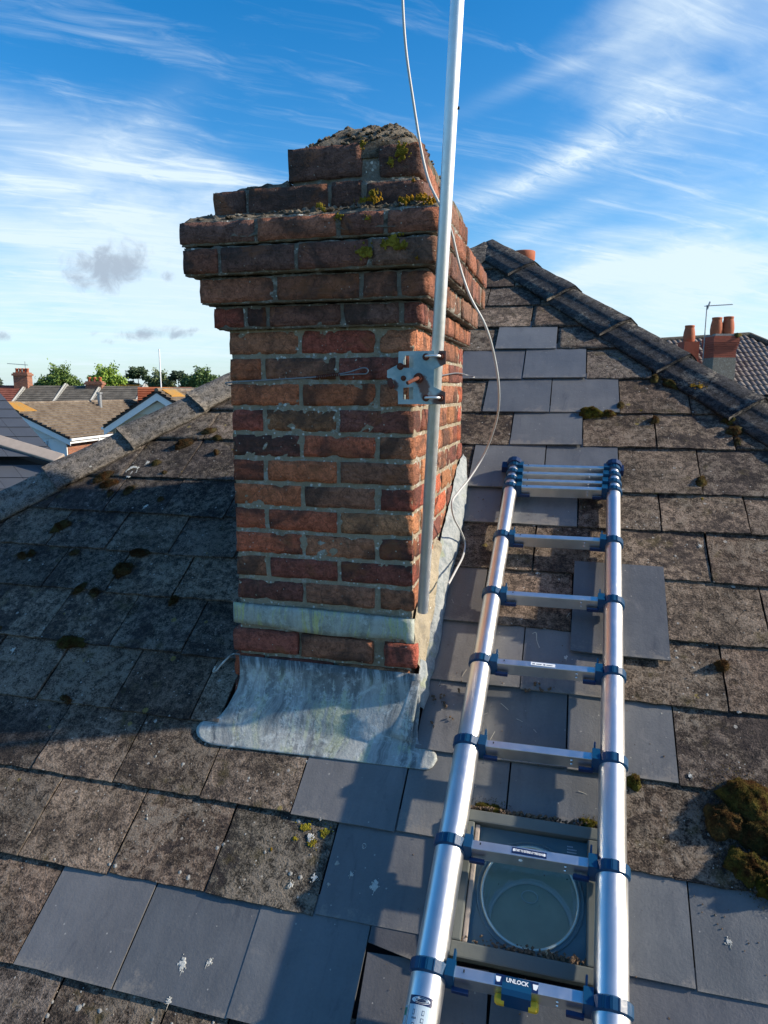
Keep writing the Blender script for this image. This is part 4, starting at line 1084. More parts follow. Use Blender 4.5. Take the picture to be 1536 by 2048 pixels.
# stickers wrapped round the lowest tubes in view
def wrap(name, c, r_, th0, th1, u0, u1, mat, parent, lift=.0006, n=12):
    V, F = [], []
    for u_ in (u0, u1):
        for j in range(n + 1):
            th = th0 + (th1 - th0) * j / n; V.append(c + (LXv * math.sin(th) + LN * math.cos(th)) * (r_ + lift) + LU * u_)
    F = [(j, j + 1, n + 2 + j, n + 1 + j) for j in range(n)]
    return part(name, V, F, mat, parent)
def wrap_ellipse(c, r_, th, u_, rt, ru, mat, parent, lift, name):
    V = [c + (LXv * math.sin(th + rt * math.cos(a)) + LN * math.cos(th + rt * math.cos(a))) * (r_ + lift) + LU * (u_ + ru * math.sin(a)) for a in [i * math.pi / 12 for i in range(24)]]
    return part(name, V, [tuple(range(24))], mat, parent)
for side, c in ((0, lad(6, 0)), (1, lad(6, 1))):
    r_ = RAD[7] if False else rad_below(2); u1 = -.062 if side == 0 else -.048
    t0, t1 = (-.72, .62) if side == 0 else (-.7, .5)
    wrap('sticker', c, r_, t0, t1, u1 - .115, u1, 'sticker_navy', ladder, .0005)
    wrap('sticker', c, r_, t0 + .05, t1 - .04, u1 - .112, u1 - .017, 'sticker_silver', ladder, .0008)
    wrap_ellipse(c, r_, (t0 + t1) / 2, u1 - .0085, .52, .0062, 'sticker_white', ladder, .0011, 'oval_emblem')
    wrap_ellipse(c, r_, (t0 + t1) / 2, u1 - .0085, .40, .0042, 'sticker_silver', ladder, .0013, 'oval_emblem')
    for q in range(7): wrap('emblem_mark', c, r_, (t0 + t1) / 2 - .26 + q * .08, (t0 + t1) / 2 - .21 + q * .08, u1 - .0105, u1 - .0065, 'sticker_ink', ladder, .0016, 2)
    for q, (a, d_, w_, h_) in enumerate([(-.38, .026, .10, .010), (-.40, .040, .24, .003), (-.36, .05, .14, .010), (.12, .026, .12, .009), (.10, .040, .15, .008), (.12, .054, .15, .010), (-.38, .066, .22, .004)]):
        wrap('pictogram', c, r_, a, a + w_, u1 - d_ - h_, u1 - d_, 'sticker_ink', ladder, .0012, 4)
        wrap('pictogram', c, r_, a + .02, a + w_ - .02, u1 - d_ - h_ + .0012, u1 - d_ - .0012, 'sticker_silver', ladder, .0015, 4)
    if side == 0:
        wrap('sticker', c, r_, -1.05, -.8, -.175, -.082, 'sticker_silver', ladder, .0007)
        wrap('green_mark', c, r_, -1.02, -.84, -.1, -.086, 'sticker_green', ladder, .0011)
# ---------------------------------------------------------------- roof light (sun tunnel)
sl_ = thing('roof_light', roofP(-.05, -.47), 'square grey framed sun tunnel set in the roof under the ladder', 'skylight')
FX0, FX1, FV0, FV1, FH = -.222, .124, -.652, -.300, .040
def rbox(name, x0, x1, v0, v1, h0, h1, mat, parent, bev=0):
    return obox(name, roofP((x0 + x1) / 2, (v0 + v1) / 2, (h0 + h1) / 2), Vector(((x1 - x0) / 2, 0, 0)), EV * ((v1 - v0) / 2), EN * ((h1 - h0) / 2), mat, parent, bev)
fw = .031
rbox('frame_rail', FX0, FX1, FV0, FV0 + fw + .004, .004, FH, 'window_frame_grey', sl_, .004)
rbox('frame_rail', FX0, FX1, FV1 - fw, FV1, .004, FH, 'window_frame_grey', sl_, .004)
rbox('frame_rail', FX0 + .0004, FX0 + fw - .006, FV0 + fw + .0045, FV1 - fw - .0005, .004, FH - .0006, 'window_frame_grey', sl_, .004)
rbox('frame_rail', FX1 - fw, FX1 - .0004, FV0 + fw + .0045, FV1 - fw - .0005, .004, FH - .0006, 'window_frame_grey', sl_, .004)
rbox('glazing_bead', FX0 + fw - .004, FX0 + fw + .008, FV0 + fw + .006, FV1 - fw - .003, .01, .029, 'beige_cap', sl_, .003)
TC = (-.044, -.482); TR = .1185
# tray with a round hole
V, F = [], []; n = 64; xa, xb, va, vb = FX0 + .02, FX1 - .02, FV0 + .02, FV1 - .02
for i in range(n):
    th = 2 * math.pi * i / n; V.append(roofP(TC[0] + TR * math.cos(th), TC[1] + TR * math.sin(th), .008))
for i in range(n):
    th = 2 * math.pi * i / n; c_, s_ = math.cos(th), math.sin(th); k_ = 1e9
    if c_ > 1e-6: k_ = min(k_, (xb - TC[0]) / c_)
    if c_ < -1e-6: k_ = min(k_, (xa - TC[0]) / c_)
    if s_ > 1e-6: k_ = min(k_, (vb - TC[1]) / s_)
    if s_ < -1e-6: k_ = min(k_, (va - TC[1]) / s_)
    V.append(roofP(TC[0] + k_ * c_, TC[1] + k_ * s_, .008))
F = [(i, (i + 1) % n, n + (i + 1) % n, n + i) for i in range(n)]
part('tray', V, F, 'inner_tray', sl_)
V, F = tube_data([roofP(TC[0] + TR * math.cos(t), TC[1] + TR * math.sin(t), .0095) for t in [2 * math.pi * i / 64 for i in range(65)]], .0042, 8, False); part('tube_rim', V, F, 'galv', sl_, None, True)
V, F = tube_data([roofP(TC[0] + (TR + .012) * math.cos(t), TC[1] + (TR + .012) * math.sin(t), .009) for t in [2 * math.pi * i / 64 for i in range(65)]], .003, 8, False); part('tube_rim', V, F, 'inner_tray', sl_, None, True)
V = []; nd = 10
for j in range(nd + 1):
    for i in range(n):
        th = 2 * math.pi * i / n; rr = TR - .004 + fbm((math.cos(th) * 3, math.sin(th) * 3, j * .4), 1, 3) * .003
        V.append(roofP(TC[0] + rr * math.cos(th), TC[1] + rr * math.sin(th), .007 - .25 * j / nd))
F = [(j * n + i, j * n + (i + 1) % n, (j + 1) * n + (i + 1) % n, (j + 1) * n + i) for j in range(nd) for i in range(n)]
part('reflective_tube', V, F, 'mirror', sl_, None, True)
V = [roofP(TC[0] + (TR - .002) * math.cos(2 * math.pi * i / n), TC[1] + (TR - .002) * math.sin(2 * math.pi * i / n), -.242) for i in range(n)]
part('diffuser', V, [tuple(range(n))], 'diffuser', sl_)
V, F = tube_data([roofP(TC[0] + (TR - .006) * math.cos(t), TC[1] + (TR - .006) * math.sin(t), -.236) for t in [2 * math.pi * i / 64 for i in range(65)]], .0055, 8, False); part('tube_rim', V, F, 'white_paint', sl_, None, True)
V, F = tube_data([roofP(TC[0] - .005 + .022 * math.cos(t), TC[1] + .075 + .016 * math.sin(t), -.238) for t in [2 * math.pi * i / 24 for i in range(25)]], .002, 6, False); part('diffuser_boss', V, F, 'sticker_white', sl_, None, True)
rbox('pane', FX0 + .022, FX1 - .022, FV0 + .022, FV1 - .022, .020, .023, 'pane', sl_)
vs_ = []
for q, (w_, y_) in enumerate([(.018, 0), (.024, -.007), (.026, -.014)]):
    for i in range(int(w_ / .003)): vs_.append(box_data(roofP(.044 + i * .003, -.352 + y_, .0235), (.0009, 0, 0), EV * .0014, EN * .0002))
V, F = join_data(vs_); part('small_print', V, F, 'sticker_silver', sl_)

# ---------------------------------------------------------------- moss
MG = [(.12, .115, .03), (.10, .095, .025), (.14, .12, .035), (.09, .10, .022)]
def moss(label, x, v, r, h, seed, stretch=1.0, ang=0, col=None, group=None, hh=.006, fuzz=True):
    ax = Vector((math.cos(ang), 0, 0)) + EV * math.sin(ang)
    c = roofP(x, v, hh)
    o_ = lump('moss_cushion', c, EN, r, h, 'moss', None, col or MG[seed % 4], seed * 1.9 + 3, 12 if r > .03 else 8, axis=ax, stretch=stretch)
    if fuzz:
        me = o_.data; rg = random.Random(seed); V = [vv.co.copy() for vv in me.vertices]; F = [tuple(p.vertices) for p in me.polygons]; nb = len(V)
        polys = [(p.center.copy(), p.normal.copy()) for p in me.polygons if p.area > 1e-9]
        cnt = min(5200, int(1100000 * r * r * stretch) + 160)
        for _ in range(cnt):
            c_, nn = rg.choice(polys); nn = nn if nn.dot(EN) > -.2 else -nn
            sp_ = r * .16; p = c_ + Vector((rg.uniform(-1, 1), rg.uniform(-1, 1), rg.uniform(-1, 1))) * sp_
            p -= nn * (p - c_).dot(nn)
            d = (nn + Vector((rg.uniform(-1, 1), rg.uniform(-1, 1), rg.uniform(-1, 1))) * .7).normalized(); L = rg.uniform(.0025, .0055); s_ = d.orthogonal().normalized() * .0008
            k_ = len(V); V += [p - s_, p + s_, p + d * L]; F.append((k_, k_ + 1, k_ + 2))
        for _ in range(cnt // 5):                                # thin spread edge round the cushion
            th, q = rg.uniform(0, 6.283), rg.uniform(.85, 1.45) * r; p = (ax * math.cos(th) * stretch + EN.cross(ax) * math.sin(th)) * q + EN * rg.uniform(-.002, .001)
            d = (EN + Vector((rg.uniform(-1, 1), rg.uniform(-1, 1), rg.uniform(-1, 1)))).normalized(); L = rg.uniform(.002, .004); s_ = d.orthogonal().normalized() * .0012
            k_ = len(V); V += [p - s_, p + s_, p + d * L]; F.append((k_, k_ + 1, k_ + 2))
        me2 = mesh('moss_cushion', V, F); me2.materials.append(MAT['moss']); o_.data = me2
        me2.polygons.foreach_set('use_smooth', [True] * len(me2.polygons))
    tag(o_, label, 'moss', group); return o_
BR = (.16, .13, .03)
BIG = [
    ('largest brown and olive moss cushion at the edge of the tiles, topmost of its heap', .492, -.158, .062, .040, 1.25, -.7, BR),
    ('brown tipped moss cushion lying lower and nearer the ladder in the big heap', .432, -.222, .046, .036, 1.25, -.4, (.15, .10, .035)),
    ('dark olive moss cushion wedged in the middle of the big heap', .520, -.245, .055, .030, 1.2, -.9, (.10, .08, .025)),
    ('olive moss cushion at the lower end of the big heap, over the slate', .478, -.330, .046, .036, 1.3, -.6, (.13, .115, .025)),
    ('greenest moss cushion hanging lowest over the slate edge in the big heap', .512, -.365, .038, .034, 1.2, -1.1, (.15, .14, .02)),
    ('round bright moss cushion under the corner of the slate beside the ladder rail', .215, -.146, .020, .022, 1, 0, (.15, .15, .03)),
    ('long green moss cushion along the upper frame of the sun tunnel', -.165, -.290, .030, .020, 1.7, 0, (.13, .125, .02)),
    ('bright green moss cushion at the sun tunnel frame corner beside the outer rail', .096, -.290, .026, .024, 1.3, .4, (.15, .14, .02)),
    ('tiny moss tuft in the middle of the sun tunnel upper edge', -.056, -.290, .012, .014, 1.2, 0, (.15, .14, .03)),
    ('large oval khaki moss cushion on the shaded tiles beside the chimney', -1.728, .458, .034, .020, 1.35, .8, (.12, .10, .045)),
    ('brown moss patch growing along a tile edge above the large khaki cushion', -1.70, .556, .022, .008, 1.9, 0, (.08, .06, .03)),
    ('oval moss cushion with ridged top low on the hip side of the roof', -2.155, .677, .028, .016, 1.5, .9, (.12, .10, .04)),
    ('flat wide moss cushion on a tile edge, lowest of the shaded tiles', -1.748, .098, .030, .014, 1.8, 0, (.11, .10, .03)),
    ('small moss button joined to the flat wide cushion on the shaded tiles', -1.70, .094, .012, .010, 1.3, 0, (.11, .10, .03)),
    ('dark moss mass caught under the hip capping near the chimney', -1.82, 1.265, .028, .02, 2.0, .75, (.055, .045, .025)),
    ('mossy crust spilling from the hip capping, farthest down the hip', -2.125, 1.01, .026, .014, 2.0, .8, (.06, .055, .03)),
    ('dark mat of moss beside the crust under the hip capping', -2.075, .965, .026, .010, 1.7, .3, (.07, .06, .03)),
    ('bright moss cushion on the bottom edge of the highest pair of slates', .086, 1.548, .034, .022, 1.5, 0, (.15, .14, .02)),
    ('small flat moss pad next to the bright cushion under the slates', .163, 1.545, .020, .012, 1.5, 0, (.13, .13, .03)),
    ('upright pale moss blob at the lower corner of the high slate', .216, 1.60, .016, .016, 1.6, 1.4, (.16, .14, .06)),
    ('moss cushion in the tile joint under the high slate corner', .355, 1.50, .018, .014, 1.3, 1.3, (.14, .12, .05)),
    ('olive moss cushion topmost of the stack beside the hip capping', .655, 1.50, .022, .016, 1.5, 0, (.12, .11, .03)),
    ('striped moss cushion in the middle of the stack beside the hip capping', .660, 1.43, .026, .018, 1.3, 0, (.14, .12, .05)),
    ('dangling moss tail lowest of the stack beside the hip capping', .665, 1.36, .014, .010, 1.7, 1.4, (.13, .11, .05)),
    ('moss cushion squeezed under the capping two tiles above the stack', .44, 1.775, .026, .014, 1.6, -.6, (.11, .10, .03)),
    ('yellow green moss cushion in the joint high beside the hip capping', .372, 1.82, .018, .014, 1.5, 1.2, (.16, .14, .05)),
    ('twin lobed moss cushion in a vertical tile joint beside the outer rail', .502, 1.105, .02, .014, 1.5, 1.4, (.14, .11, .04)),
    ('single brown moss button in the joint below the slipped slate', .482, .262, .020, .018, 1.1, .5, (.13, .085, .035)),
    ('dark clump of moss against the painted flashing by the cable end', -.455, .628, .022, .02, 1.2, 1, (.045, .03, .025))]
for i, (lb, x, v, r, h, st_, an, cl) in enumerate(BIG): moss(lb, x, v, r, h, i + 1, st_, an, cl)
SM = [(-1.82, 1.05, 'pale moss button nearest the chimney under the ringed dropping'), (-1.90, 1.12, 'pale moss button in a row uphill of the ringed dropping'), (-1.945, .925, 'round moss button alone on the second shaded course'), (-2.03, .90, 'round moss button close under the hip capping crust'),
      (-2.20, .51, 'paired moss button left on a shaded tile, outer one'), (-2.235, .495, 'inner button of the moss pair on a shaded tile'), (-2.0, .53, 'slim moss streak in a shaded tile joint'), (-1.86, .345, 'low moss mound on the middle shaded course'), (-1.785, .335, 'small moss mound next to the low one, middle shaded course'),
      (-1.62, 1.21, 'wide ochre moss pad on the shaded tile close to the chimney'), (-1.66, 1.32, 'small ochre moss streak high beside the chimney'), (-1.73, 1.37, 'pale moss button high in shade near the pale capping'), (-1.755, .875, 'thin moss line along the tile edge under the white splash'), (-1.43, .33, 'dark moss dot on the tile edge nearest the chimney foot'),
      (-2.3, .33, 'moss button at the outermost shaded tile edge'), (-1.63, -.125, 'tiny moss dot on the lowest dark tile edge'), (-2.1, .12, 'tiny moss fleck low on the outer shaded tiles')]
for i, (x, v, lb) in enumerate(SM): moss(lb, x, v, .012 + (i % 3) * .004, .009 + (i % 2) * .003, 60 + i, 1.2 + (i % 4) * .25, i * .6, [(.12, .11, .06), (.10, .09, .04), (.14, .12, .06)][i % 3])
# debris and moss crumbs lying in the frame and along its top
bits = []
rg = random.Random(4)
def crumb(x, v, h, s_):
    q = [Vector((rg.uniform(-1, 1), rg.uniform(-1, 1), rg.uniform(-1, 1))).normalized() for _ in range(2)]; a = q[0]; b_ = a.orthogonal().normalized(); c_ = a.cross(b_)
    return box_data(roofP(x, v, h + s_ * .5), a * s_ * rg.uniform(.5, 1.2), b_ * s_ * rg.uniform(.4, .9), c_ * s_ * rg.uniform(.3, .8))
for i in range(420):
    x = rg.uniform(FX0 + .02, FX1 - .03); dens = .25 + .9 * max(0, (x + .14) / .25)
    if rg.random() < dens: bits.append(crumb(x, FV0 + fw + .006 + abs(rg.gauss(0, .007)), .024 + rg.uniform(0, .008), rg.uniform(.0015, .0045)))
for i in range(500):
    x = rg.uniform(FX0, FX1 + .03); bits.append(crumb(x, FV1 + rg.uniform(-.004, .016), .012 + rg.uniform(0, .016), rg.uniform(.002, .005)))
for i in range(520):
    v = rg.uniform(-.9, 1.2); x = rg.uniform(-.38, .75); bits.append(crumb(x, v, surf(x, v), rg.uniform(.0008, .0024)))
for x, v in [(-.33, .018), (-.338, .022), (-.488, -.02), (-.345, .05), (-.37, .04), (-.30, .075), (-.09, .10), (-.06, .13), (-.05, .11), (-.02, .115), (.3, .262), (-.31, -.02), (-.36, -.05)]:
    for q in range(3): bits.append(crumb(x + rg.uniform(-.008, .008), v + rg.uniform(-.008, .008), .008, rg.uniform(.002, .005)))
V, F = join_data(bits); o_ = link('roof_debris', mesh('roof_debris', V, F), 'debris'); tag(o_, 'crumbs of moss and grit scattered over slates and skylight frame', 'debris', kind='stuff')
bits = []
for i in range(13):
    x, v = rg.uniform(-.37, .2), rg.uniform(-.2, .55); a = rg.uniform(0, 3); L = rg.uniform(.006, .016); d = Vector((math.cos(a), 0, 0)) + EV * math.sin(a)
    bits.append(tube_data([roofP(x, v, surf(x, v) + .001) - d * L, roofP(x, v, surf(x, v) + .003), roofP(x, v, surf(x, v) + .001) + d * L + EN * .003], .0008, 4))
bits.append(tube_data(spline([roofP(-.088, .318, .009), roofP(-.078, .322, .012), roofP(-.074, .312, .012), roofP(-.072, .29, .012), roofP(-.062, .265, .009)], 5), .0011, 5))
V, F = join_data(bits); o_ = link('dry_stalks', mesh('dry_stalks', V, F), 'twig'); tag(o_, 'pale dry grass stalks blown onto the slates', 'debris', kind='stuff')

# bird droppings: flat dried splashes on tile and slate
def splash(x, v, r, seed, h=.0085, ring_=False):
    rgs = random.Random(seed); L = []
    def dab(a, b_, q):
        n = 8; V = [roofP(a, b_, h + .0005)]
        for t_, hh_ in ((.65, .0003), (1, -.0012)):
            for k_ in range(n):
                w_ = 6.283 * k_ / n; q2 = q * t_ * rgs.uniform(.55, 1.3); V.append(roofP(a + math.cos(w_) * q2, b_ + math.sin(w_) * q2 * 1.15, h + hh_))
        L.append((V, [(0, 1 + k_, 1 + (k_ + 1) % n) for k_ in range(n)] + [(1 + k_, 1 + n + k_, 1 + n + (k_ + 1) % n, 1 + (k_ + 1) % n) for k_ in range(n)]))
    for _ in range(int(26 + r * 500)):
        th = rgs.uniform(0, 6.283)
        if ring_: d, q = r * rgs.uniform(.82, 1.1), r * rgs.uniform(.06, .2)
        else: d = abs(rgs.gauss(0, .42)) * r; q = r * rgs.uniform(.08, .30) * max(.25, 1 - d / r * .7)
        dab(x + d * math.cos(th) * .8, v + d * math.sin(th), q)
    for _ in range(1):                                     # runs down the slope
        a = x + rgs.uniform(-.5, .5) * r; L2 = r * rgs.uniform(.6, 1.8)
        for q in range(14): dab(a + rgs.uniform(-.03, .03) * r, v - L2 * q / 14, r * .08 * (1.2 - q / 16))
    V, F = join_data(L); return part('bird_dropping', V, F, 'dropping', roof)
for i, (x, v, r, h) in enumerate([(-1.806, .826, .019, .006), (-1.95, 1.125, .016, .006), (-.646, -.262, .012, .008), (-.437, -.526, .021, .008), (-.506, -.505, .010, .008), (-.022, -.032, .016, .009), (.088, -.034, .017, .009), (-.377, .40, .012, .009), (-.879, -.785, .020, .006),
                                  (-.812, -.765, .012, .006), (-.646, -.431, .018, .004), (-.603, -.53, .014, .004), (-.66, -.56, .011, .004), (.41, -.50, .012, .006), (-1.975, .045, .014, .004), (-2.19, .475, .010, .004), (-.88, -.86, .012, .005), (.30, 1.86, .012, .006), (-.09, .59, .018, .008), (.36, -.105, .010, .007), (.47, .77, .012, .007), (.075, 1.02, .008, .006), (-.56, -.54, .006, .008), (.022, .23, .010, .018)]):
    splash(x, v, r * 1.15, i * 1.7 + 2, h=surf(x, v) + (.018 if i == 23 else .0006))
splash(-2.0, 1.055, .036, 71, surf(-2, 1.055), True); splash(-.49, -.428, .007, 75, surf(-.49, -.428), True)
# pale and yellow lichen rosettes on the rough tiles
rr_ = random.Random(12)
L = []
for _ in range(300):
    x, v = rr_.choice([(rr_.uniform(.2, 1.0), rr_.uniform(-.45, .9)), (rr_.uniform(-1.5, -.55), rr_.uniform(-.65, -.15)), (rr_.uniform(-1.5, -.7), rr_.uniform(-1.08, -.88)), (rr_.uniform(-1.5, -.7), rr_.uniform(-1.08, -.88))])
    r = .0014 + .006 * rr_.random() ** 2.5 * (1.4 if v < -.85 else 1); n = 9
    ks = [1 + .5 * nz((i, x * 50, v * 50)) for i in range(n)]
    hs = surf(x, v); V = [roofP(x, v, hs + .0016)] + [roofP(x + r * ks[i] * math.cos(6.283 * i / n), v + r * ks[i] * math.sin(6.283 * i / n), hs - .0004) for i in range(n)]
    L.append((V, [(0, 1 + i, 1 + (i + 1) % n) for i in range(n)]))
V, F = join_data(L); o_ = part('lichen_rosettes', V, F, 'rosette', roof); o_['kind'] = 'stuff'
for i, (x, v, r, cl) in enumerate([(-.665, -.405, .022, (.34, .3, .03)), (-.635, -.445, .018, (.36, .32, .03)), (-.61, -.41, .02, (.25, .24, .03)), (-.69, -.44, .012, (.36, .3, .03)), (-.745, -.48, .007, (.6, .3, .02)), (.404, 1.27, .015, (.5, .3, .03)), (.425, 1.27, .010, (.5, .28, .02)), (.30, 1.57, .010, (.3, .25, .04)),
                                    (-1.62, 1.22, .014, (.4, .28, .03)), (-1.55, 1.24, .010, (.4, .26, .03)), (.50, 1.02, .010, (.4, .26, .03)), (-.28, 2.12, .012, (.4, .26, .03))]):
    cluster(roofP(x, v, surf(x, v)), EN, r, .002, 'lichen', roof, cl, i * 4.1 + 3)
for i, (px, py, r) in enumerate([(1400, 772, .026), (1386, 771, .018), (1414, 774, .018)]):
    d = ray(px, py); p0 = roofP(hip_r(1.7), 1.7, .032); p = d * (EN.dot(p0) / EN.dot(d)); cluster(p, EN, r, .005, 'lichen', roof, (.5, .26, .03), i + 200)

# ---------------------------------------------------------------- stack with a terracotta pot beyond the ridge
rs = thing('rear_chimney', (-.675, 9.6, .2), 'squat chimney stack behind the ridge topped by one orange terracotta pot', 'chimney')
box('stack', (-1.0, 9.3, -.3), (-.35, 9.9, 1.38), 'far_brick', rs); box('stack_cap', (-1.05, 9.25, 1.381), (-.30, 9.95, 1.46), 'far_brick', rs)
def lathe(c, prof, seg=28):
    V, F = [], []
    for r, z in prof:
        for j in range(seg): V.append((c[0] + r * math.cos(2 * math.pi * j / seg), c[1] + r * math.sin(2 * math.pi * j / seg), c[2] + z))
    for i in range(len(prof) - 1):
        for j in range(seg): F.append((i * seg + j, i * seg + (j + 1) % seg, (i + 1) * seg + (j + 1) % seg, (i + 1) * seg + j))
    return V, F
V, F = lathe((-.675, 9.6, 1.46), [(.15, 0), (.13, .18), (.128, .22), (.145, .25), (.147, .34), (.142, .352), (.12, .352), (.11, .3), (.11, .1)]); part('chimney_pot', V, F, 'terracotta', rs, None, True)
# ---------------------------------------------------------------- houses around
def polygon(name, pts, mat, parent, back=None):
    n = len(pts); V = [Vector(p) for p in pts]; F = [tuple(range(n))]
    if back is not None:
        V += [v + Vector(back) for v in V]; F += [tuple(range(n, 2 * n))[::-1]] + [(i, n + i, n + (i + 1) % n, (i + 1) % n) for i in range(n)]
    return part(name, V, F, mat, parent)
def gable_house(name, label, front, az, half, length, zr, ze, courses, tile_mat, wall_mat, side_mat, over=.35, board='white_paint', cat='house', gy=GROUND, step=.085):
    """front: ridge point at the near gable (x,y); az: angle of the ridge from +Y to the left"""
    e1 = Vector((-math.sin(az), math.cos(az), 0)); e2 = Vector((math.cos(az), math.sin(az), 0)); f0 = Vector((front[0], front[1], 0))
    t = thing(name, f0 + Vector((0, 0, gy)), label, cat)
    P_ = lambda a, l, z: f0 + e2 * a + e1 * l + Vector((0, 0, z))
    sl__ = (zr - ze) / half
    for s_ in (1, -1):
        slope_strips('roof_slope', P_(0, -over, zr), P_(0, length + over, zr), P_(s_ * (half + over), -over, ze - over * sl__), P_(s_ * (half + over), length + over, ze - over * sl__), courses, step, tile_mat, t)
        polygon('verge', [P_(0, -over - .01, zr - .02), P_(s_ * (half + over), -over - .01, ze - over * sl__ - .02), P_(s_ * (half + over), -over - .01, ze - over * sl__ - .11), P_(0, -over - .01, zr - .12)], 'dark_edge', t, e1 * .06)
        polygon('bargeboard', [P_(0, -over + .02, zr - .12), P_(s_ * (half + over), -over + .02, ze - over * sl__ - .12), P_(s_ * (half + over), -over + .02, ze - over * sl__ - .42), P_(0, -over + .02, zr - .45)], board, t, e1 * .04)
        obox('gutter', P_(s_ * (half + over + .05), length / 2, ze - over * sl__ - .10), e1 * (length / 2 + over), e2 * .06, Vector((0, 0, .06)), 'white_paint', t)
        obox('fascia', P_(s_ * (half + over - .02), length / 2, ze - over * sl__ - .20), e1 * (length / 2 + over - .05), e2 * .015, Vector((0, 0, .12)), 'white_paint', t)
        obox('side_wall', P_(s_ * (half - .06), length / 2, (ze + gy) / 2), e1 * (length / 2), e2 * .06, Vector((0, 0, (ze - gy) / 2)), side_mat, t)
    V, F = tube_data([P_(0, -over, zr + .01), P_(0, length + over, zr + .01)], .10, 10); part('ridge_tiles', V, F, tile_mat, t, None, True)
    for l in (0, length):
        polygon('gable_wall', [P_(-half, l, gy), P_(half, l, gy), P_(half, l, ze), P_(0, l, zr - .1), P_(-half, l, ze)], wall_mat, t, e1 * (.1 if l == 0 else -.1))
    return t, P_, e1, e2
# bungalow with the long brown roof
AZ2 = R(8.6)
t, P_, e1, e2 = gable_house('bungalow', 'white gabled bungalow with long brown ribbed roof and white gutters', (-30.1, 31.9), AZ2, 3.45, 17, -.62, -2.25, 15, 'brown_tiles', 'white_render', 'far_brick', over=.4)
obox('orange_growth', P_(.5, .4, -.77), e2 * .55 + Vector((0, 0, -.255)), e1 * .8, Vector((.0, 0, .025)), 'orange_growth', t)
box_ = lambda nm, a, l, z, ha, hl, hz, m_, p=t: obox(nm, P_(a, l, z), e2 * ha, e1 * hl, Vector((0, 0, hz)), m_, p)
polygon('gable_cladding', [P_(-3.3, -.06, -2.5), P_(3.42, -.06, -2.5), P_(3.42, -.06, -2.3), P_(0, -.06, -.8), P_(-3.3, -.06, -2.3)], 'white_render', t, e1 * .05)
box_('corner_panel', 2.95, -.05, -3.45, .5, .04, .93, 'white_paint')
for a, z, ha, hz in [(1.75, -3.0, .55, .38), (2.1, -3.55, .32, .42), (1.2, -3.5, .45, .5)]:
    w_ = obox('window', P_(a, -.06, z), e2 * ha, e1 * .04, Vector((0, 0, hz)), 'white_paint', t)
    obox('pane', P_(a, -.105, z), e2 * (ha - .07), e1 * .004, Vector((0, 0, hz - .07)), 'dark_glass', t)
sash = obox('window_sash', P_(1.85, -.32, -2.95), e2 * .42, e1 * .02 + Vector((0, 0, .02)), Vector((0, 0, .16)) - e1 * .10, 'white_paint', t)
obox('pane', P_(1.85, -.345, -2.95), e2 * .34, e1 * .004, Vector((0, 0, .11)) - e1 * .07, 'dark_glass', t)
V, F = tube_data([P_(3.9, 2.6, -2.6), P_(3.86, 2.6, -2.85), P_(3.55, 2.6, -3.0), P_(3.55, 2.6, GROUND)], .06, 8); part('downpipe', V, F, 'white_paint', t)
V, F = tube_data([P_(.75, 8.8, -1.2), P_(.75, 8.8, -.1)], .14, 12); part('vent_pipe', V, F, 'old_metal', t, None, True)
V, F = tube_data([P_(.75, 8.8, -.1), P_(.75, 8.8, .02)], [.2, .2], 12); part('vent_cowl', V, F, 'old_metal', t)
# upstairs gable of the next house
t, P_, e1, e2 = gable_house('gabled_house', 'white boarded gable end with pale cladding and dark tiled verge, nearest the hip', (-18.35, 28.6), R(9), 2.35, 10, .10, -1.35, 12, 'brown_tiles', 'cream_render', 'cream_render', over=.3)
obox('orange_growth', P_(.25, .9, .02), e2 * .3 + Vector((0, 0, -.18)), e1 * .8, Vector((0, 0, .03)), 'orange_growth', t)
for q in range(11): obox('cladding_board', P_(-1.9 + q * .38, -.03, -2.2), e2 * .18, e1 * .02, Vector((0, 0, 1.05 if abs(q - 5) < 2 else .75)), 'cream_render', t)
polygon('gable_panel', [P_(-1.3, -.10, -1.0), P_(1.3, -.10, -1.0), P_(0, -.10, -.42)], 'cream_render', t, e1 * .03)
V, F = tube_data([P_(-.15, .6, -.2), P_(-.15, .6, 2.0)], .03, 6); part('aerial_pole', V, F, 'white_paint', t)
# grey slate roof close by, laid slate by slate
t = thing('slate_roofed_house', (-13.5, 12, GROUND), 'low house with plain grey slate roof and pale sloping capping, nearest neighbour', 'house')
A0 = Vector((-9.35, 11.1, -1.33)); uu = Vector((-math.cos(R(-14.9)), math.sin(R(-14.9)) * -1, 0)).normalized()   # along the courses, away from us to the far side
cr = Vector((-RGT.x, -RGT.y, 0)).normalized(); back_ = Vector((FWD.x, FWD.y, 0)).normalized()
upv = (back_ * .86 + Vector((0, 0, .50)) ).normalized(); nn_ = cr.cross(upv); nn_ = nn_ if nn_.z > 0 else -nn_
SH = (cr * .30 + upv * .34)
def slate_field(o0, rows, colsn, x_of, seed0, lift):
    for j in range(rows):
        for i in range(colsn):
            c_ = o0 + cr * (i * .46 + .23) + SH * (j + .56) + nn_ * (lift)
            tlt = SH * .6 - nn_ * .007
            o_ = obox('slate', c_, cr * .2265, tlt, nn_ * .004, 'grey_slate_far', t, 0, None)
slate_field(A0 + back_ * .0 + upv * .0, 8, 9, lambda j: j * .33, 1, .16)
slate_field(A0 - SH * 6.3, 6, 12, lambda j: 0, 2, 0)
polygon('roof_body', [A0 - SH * 6.4 - nn_ * .03 + cr * .02, A0 - SH * 6.4 + cr * 5 - nn_ * .03, A0 + upv * 3 + cr * 6 - nn_ * .03, A0 + upv * 3 + cr * 2.6 - nn_ * .03, A0 - nn_ * .03 - cr * .1], 'deck', t, nn_ * -.3)
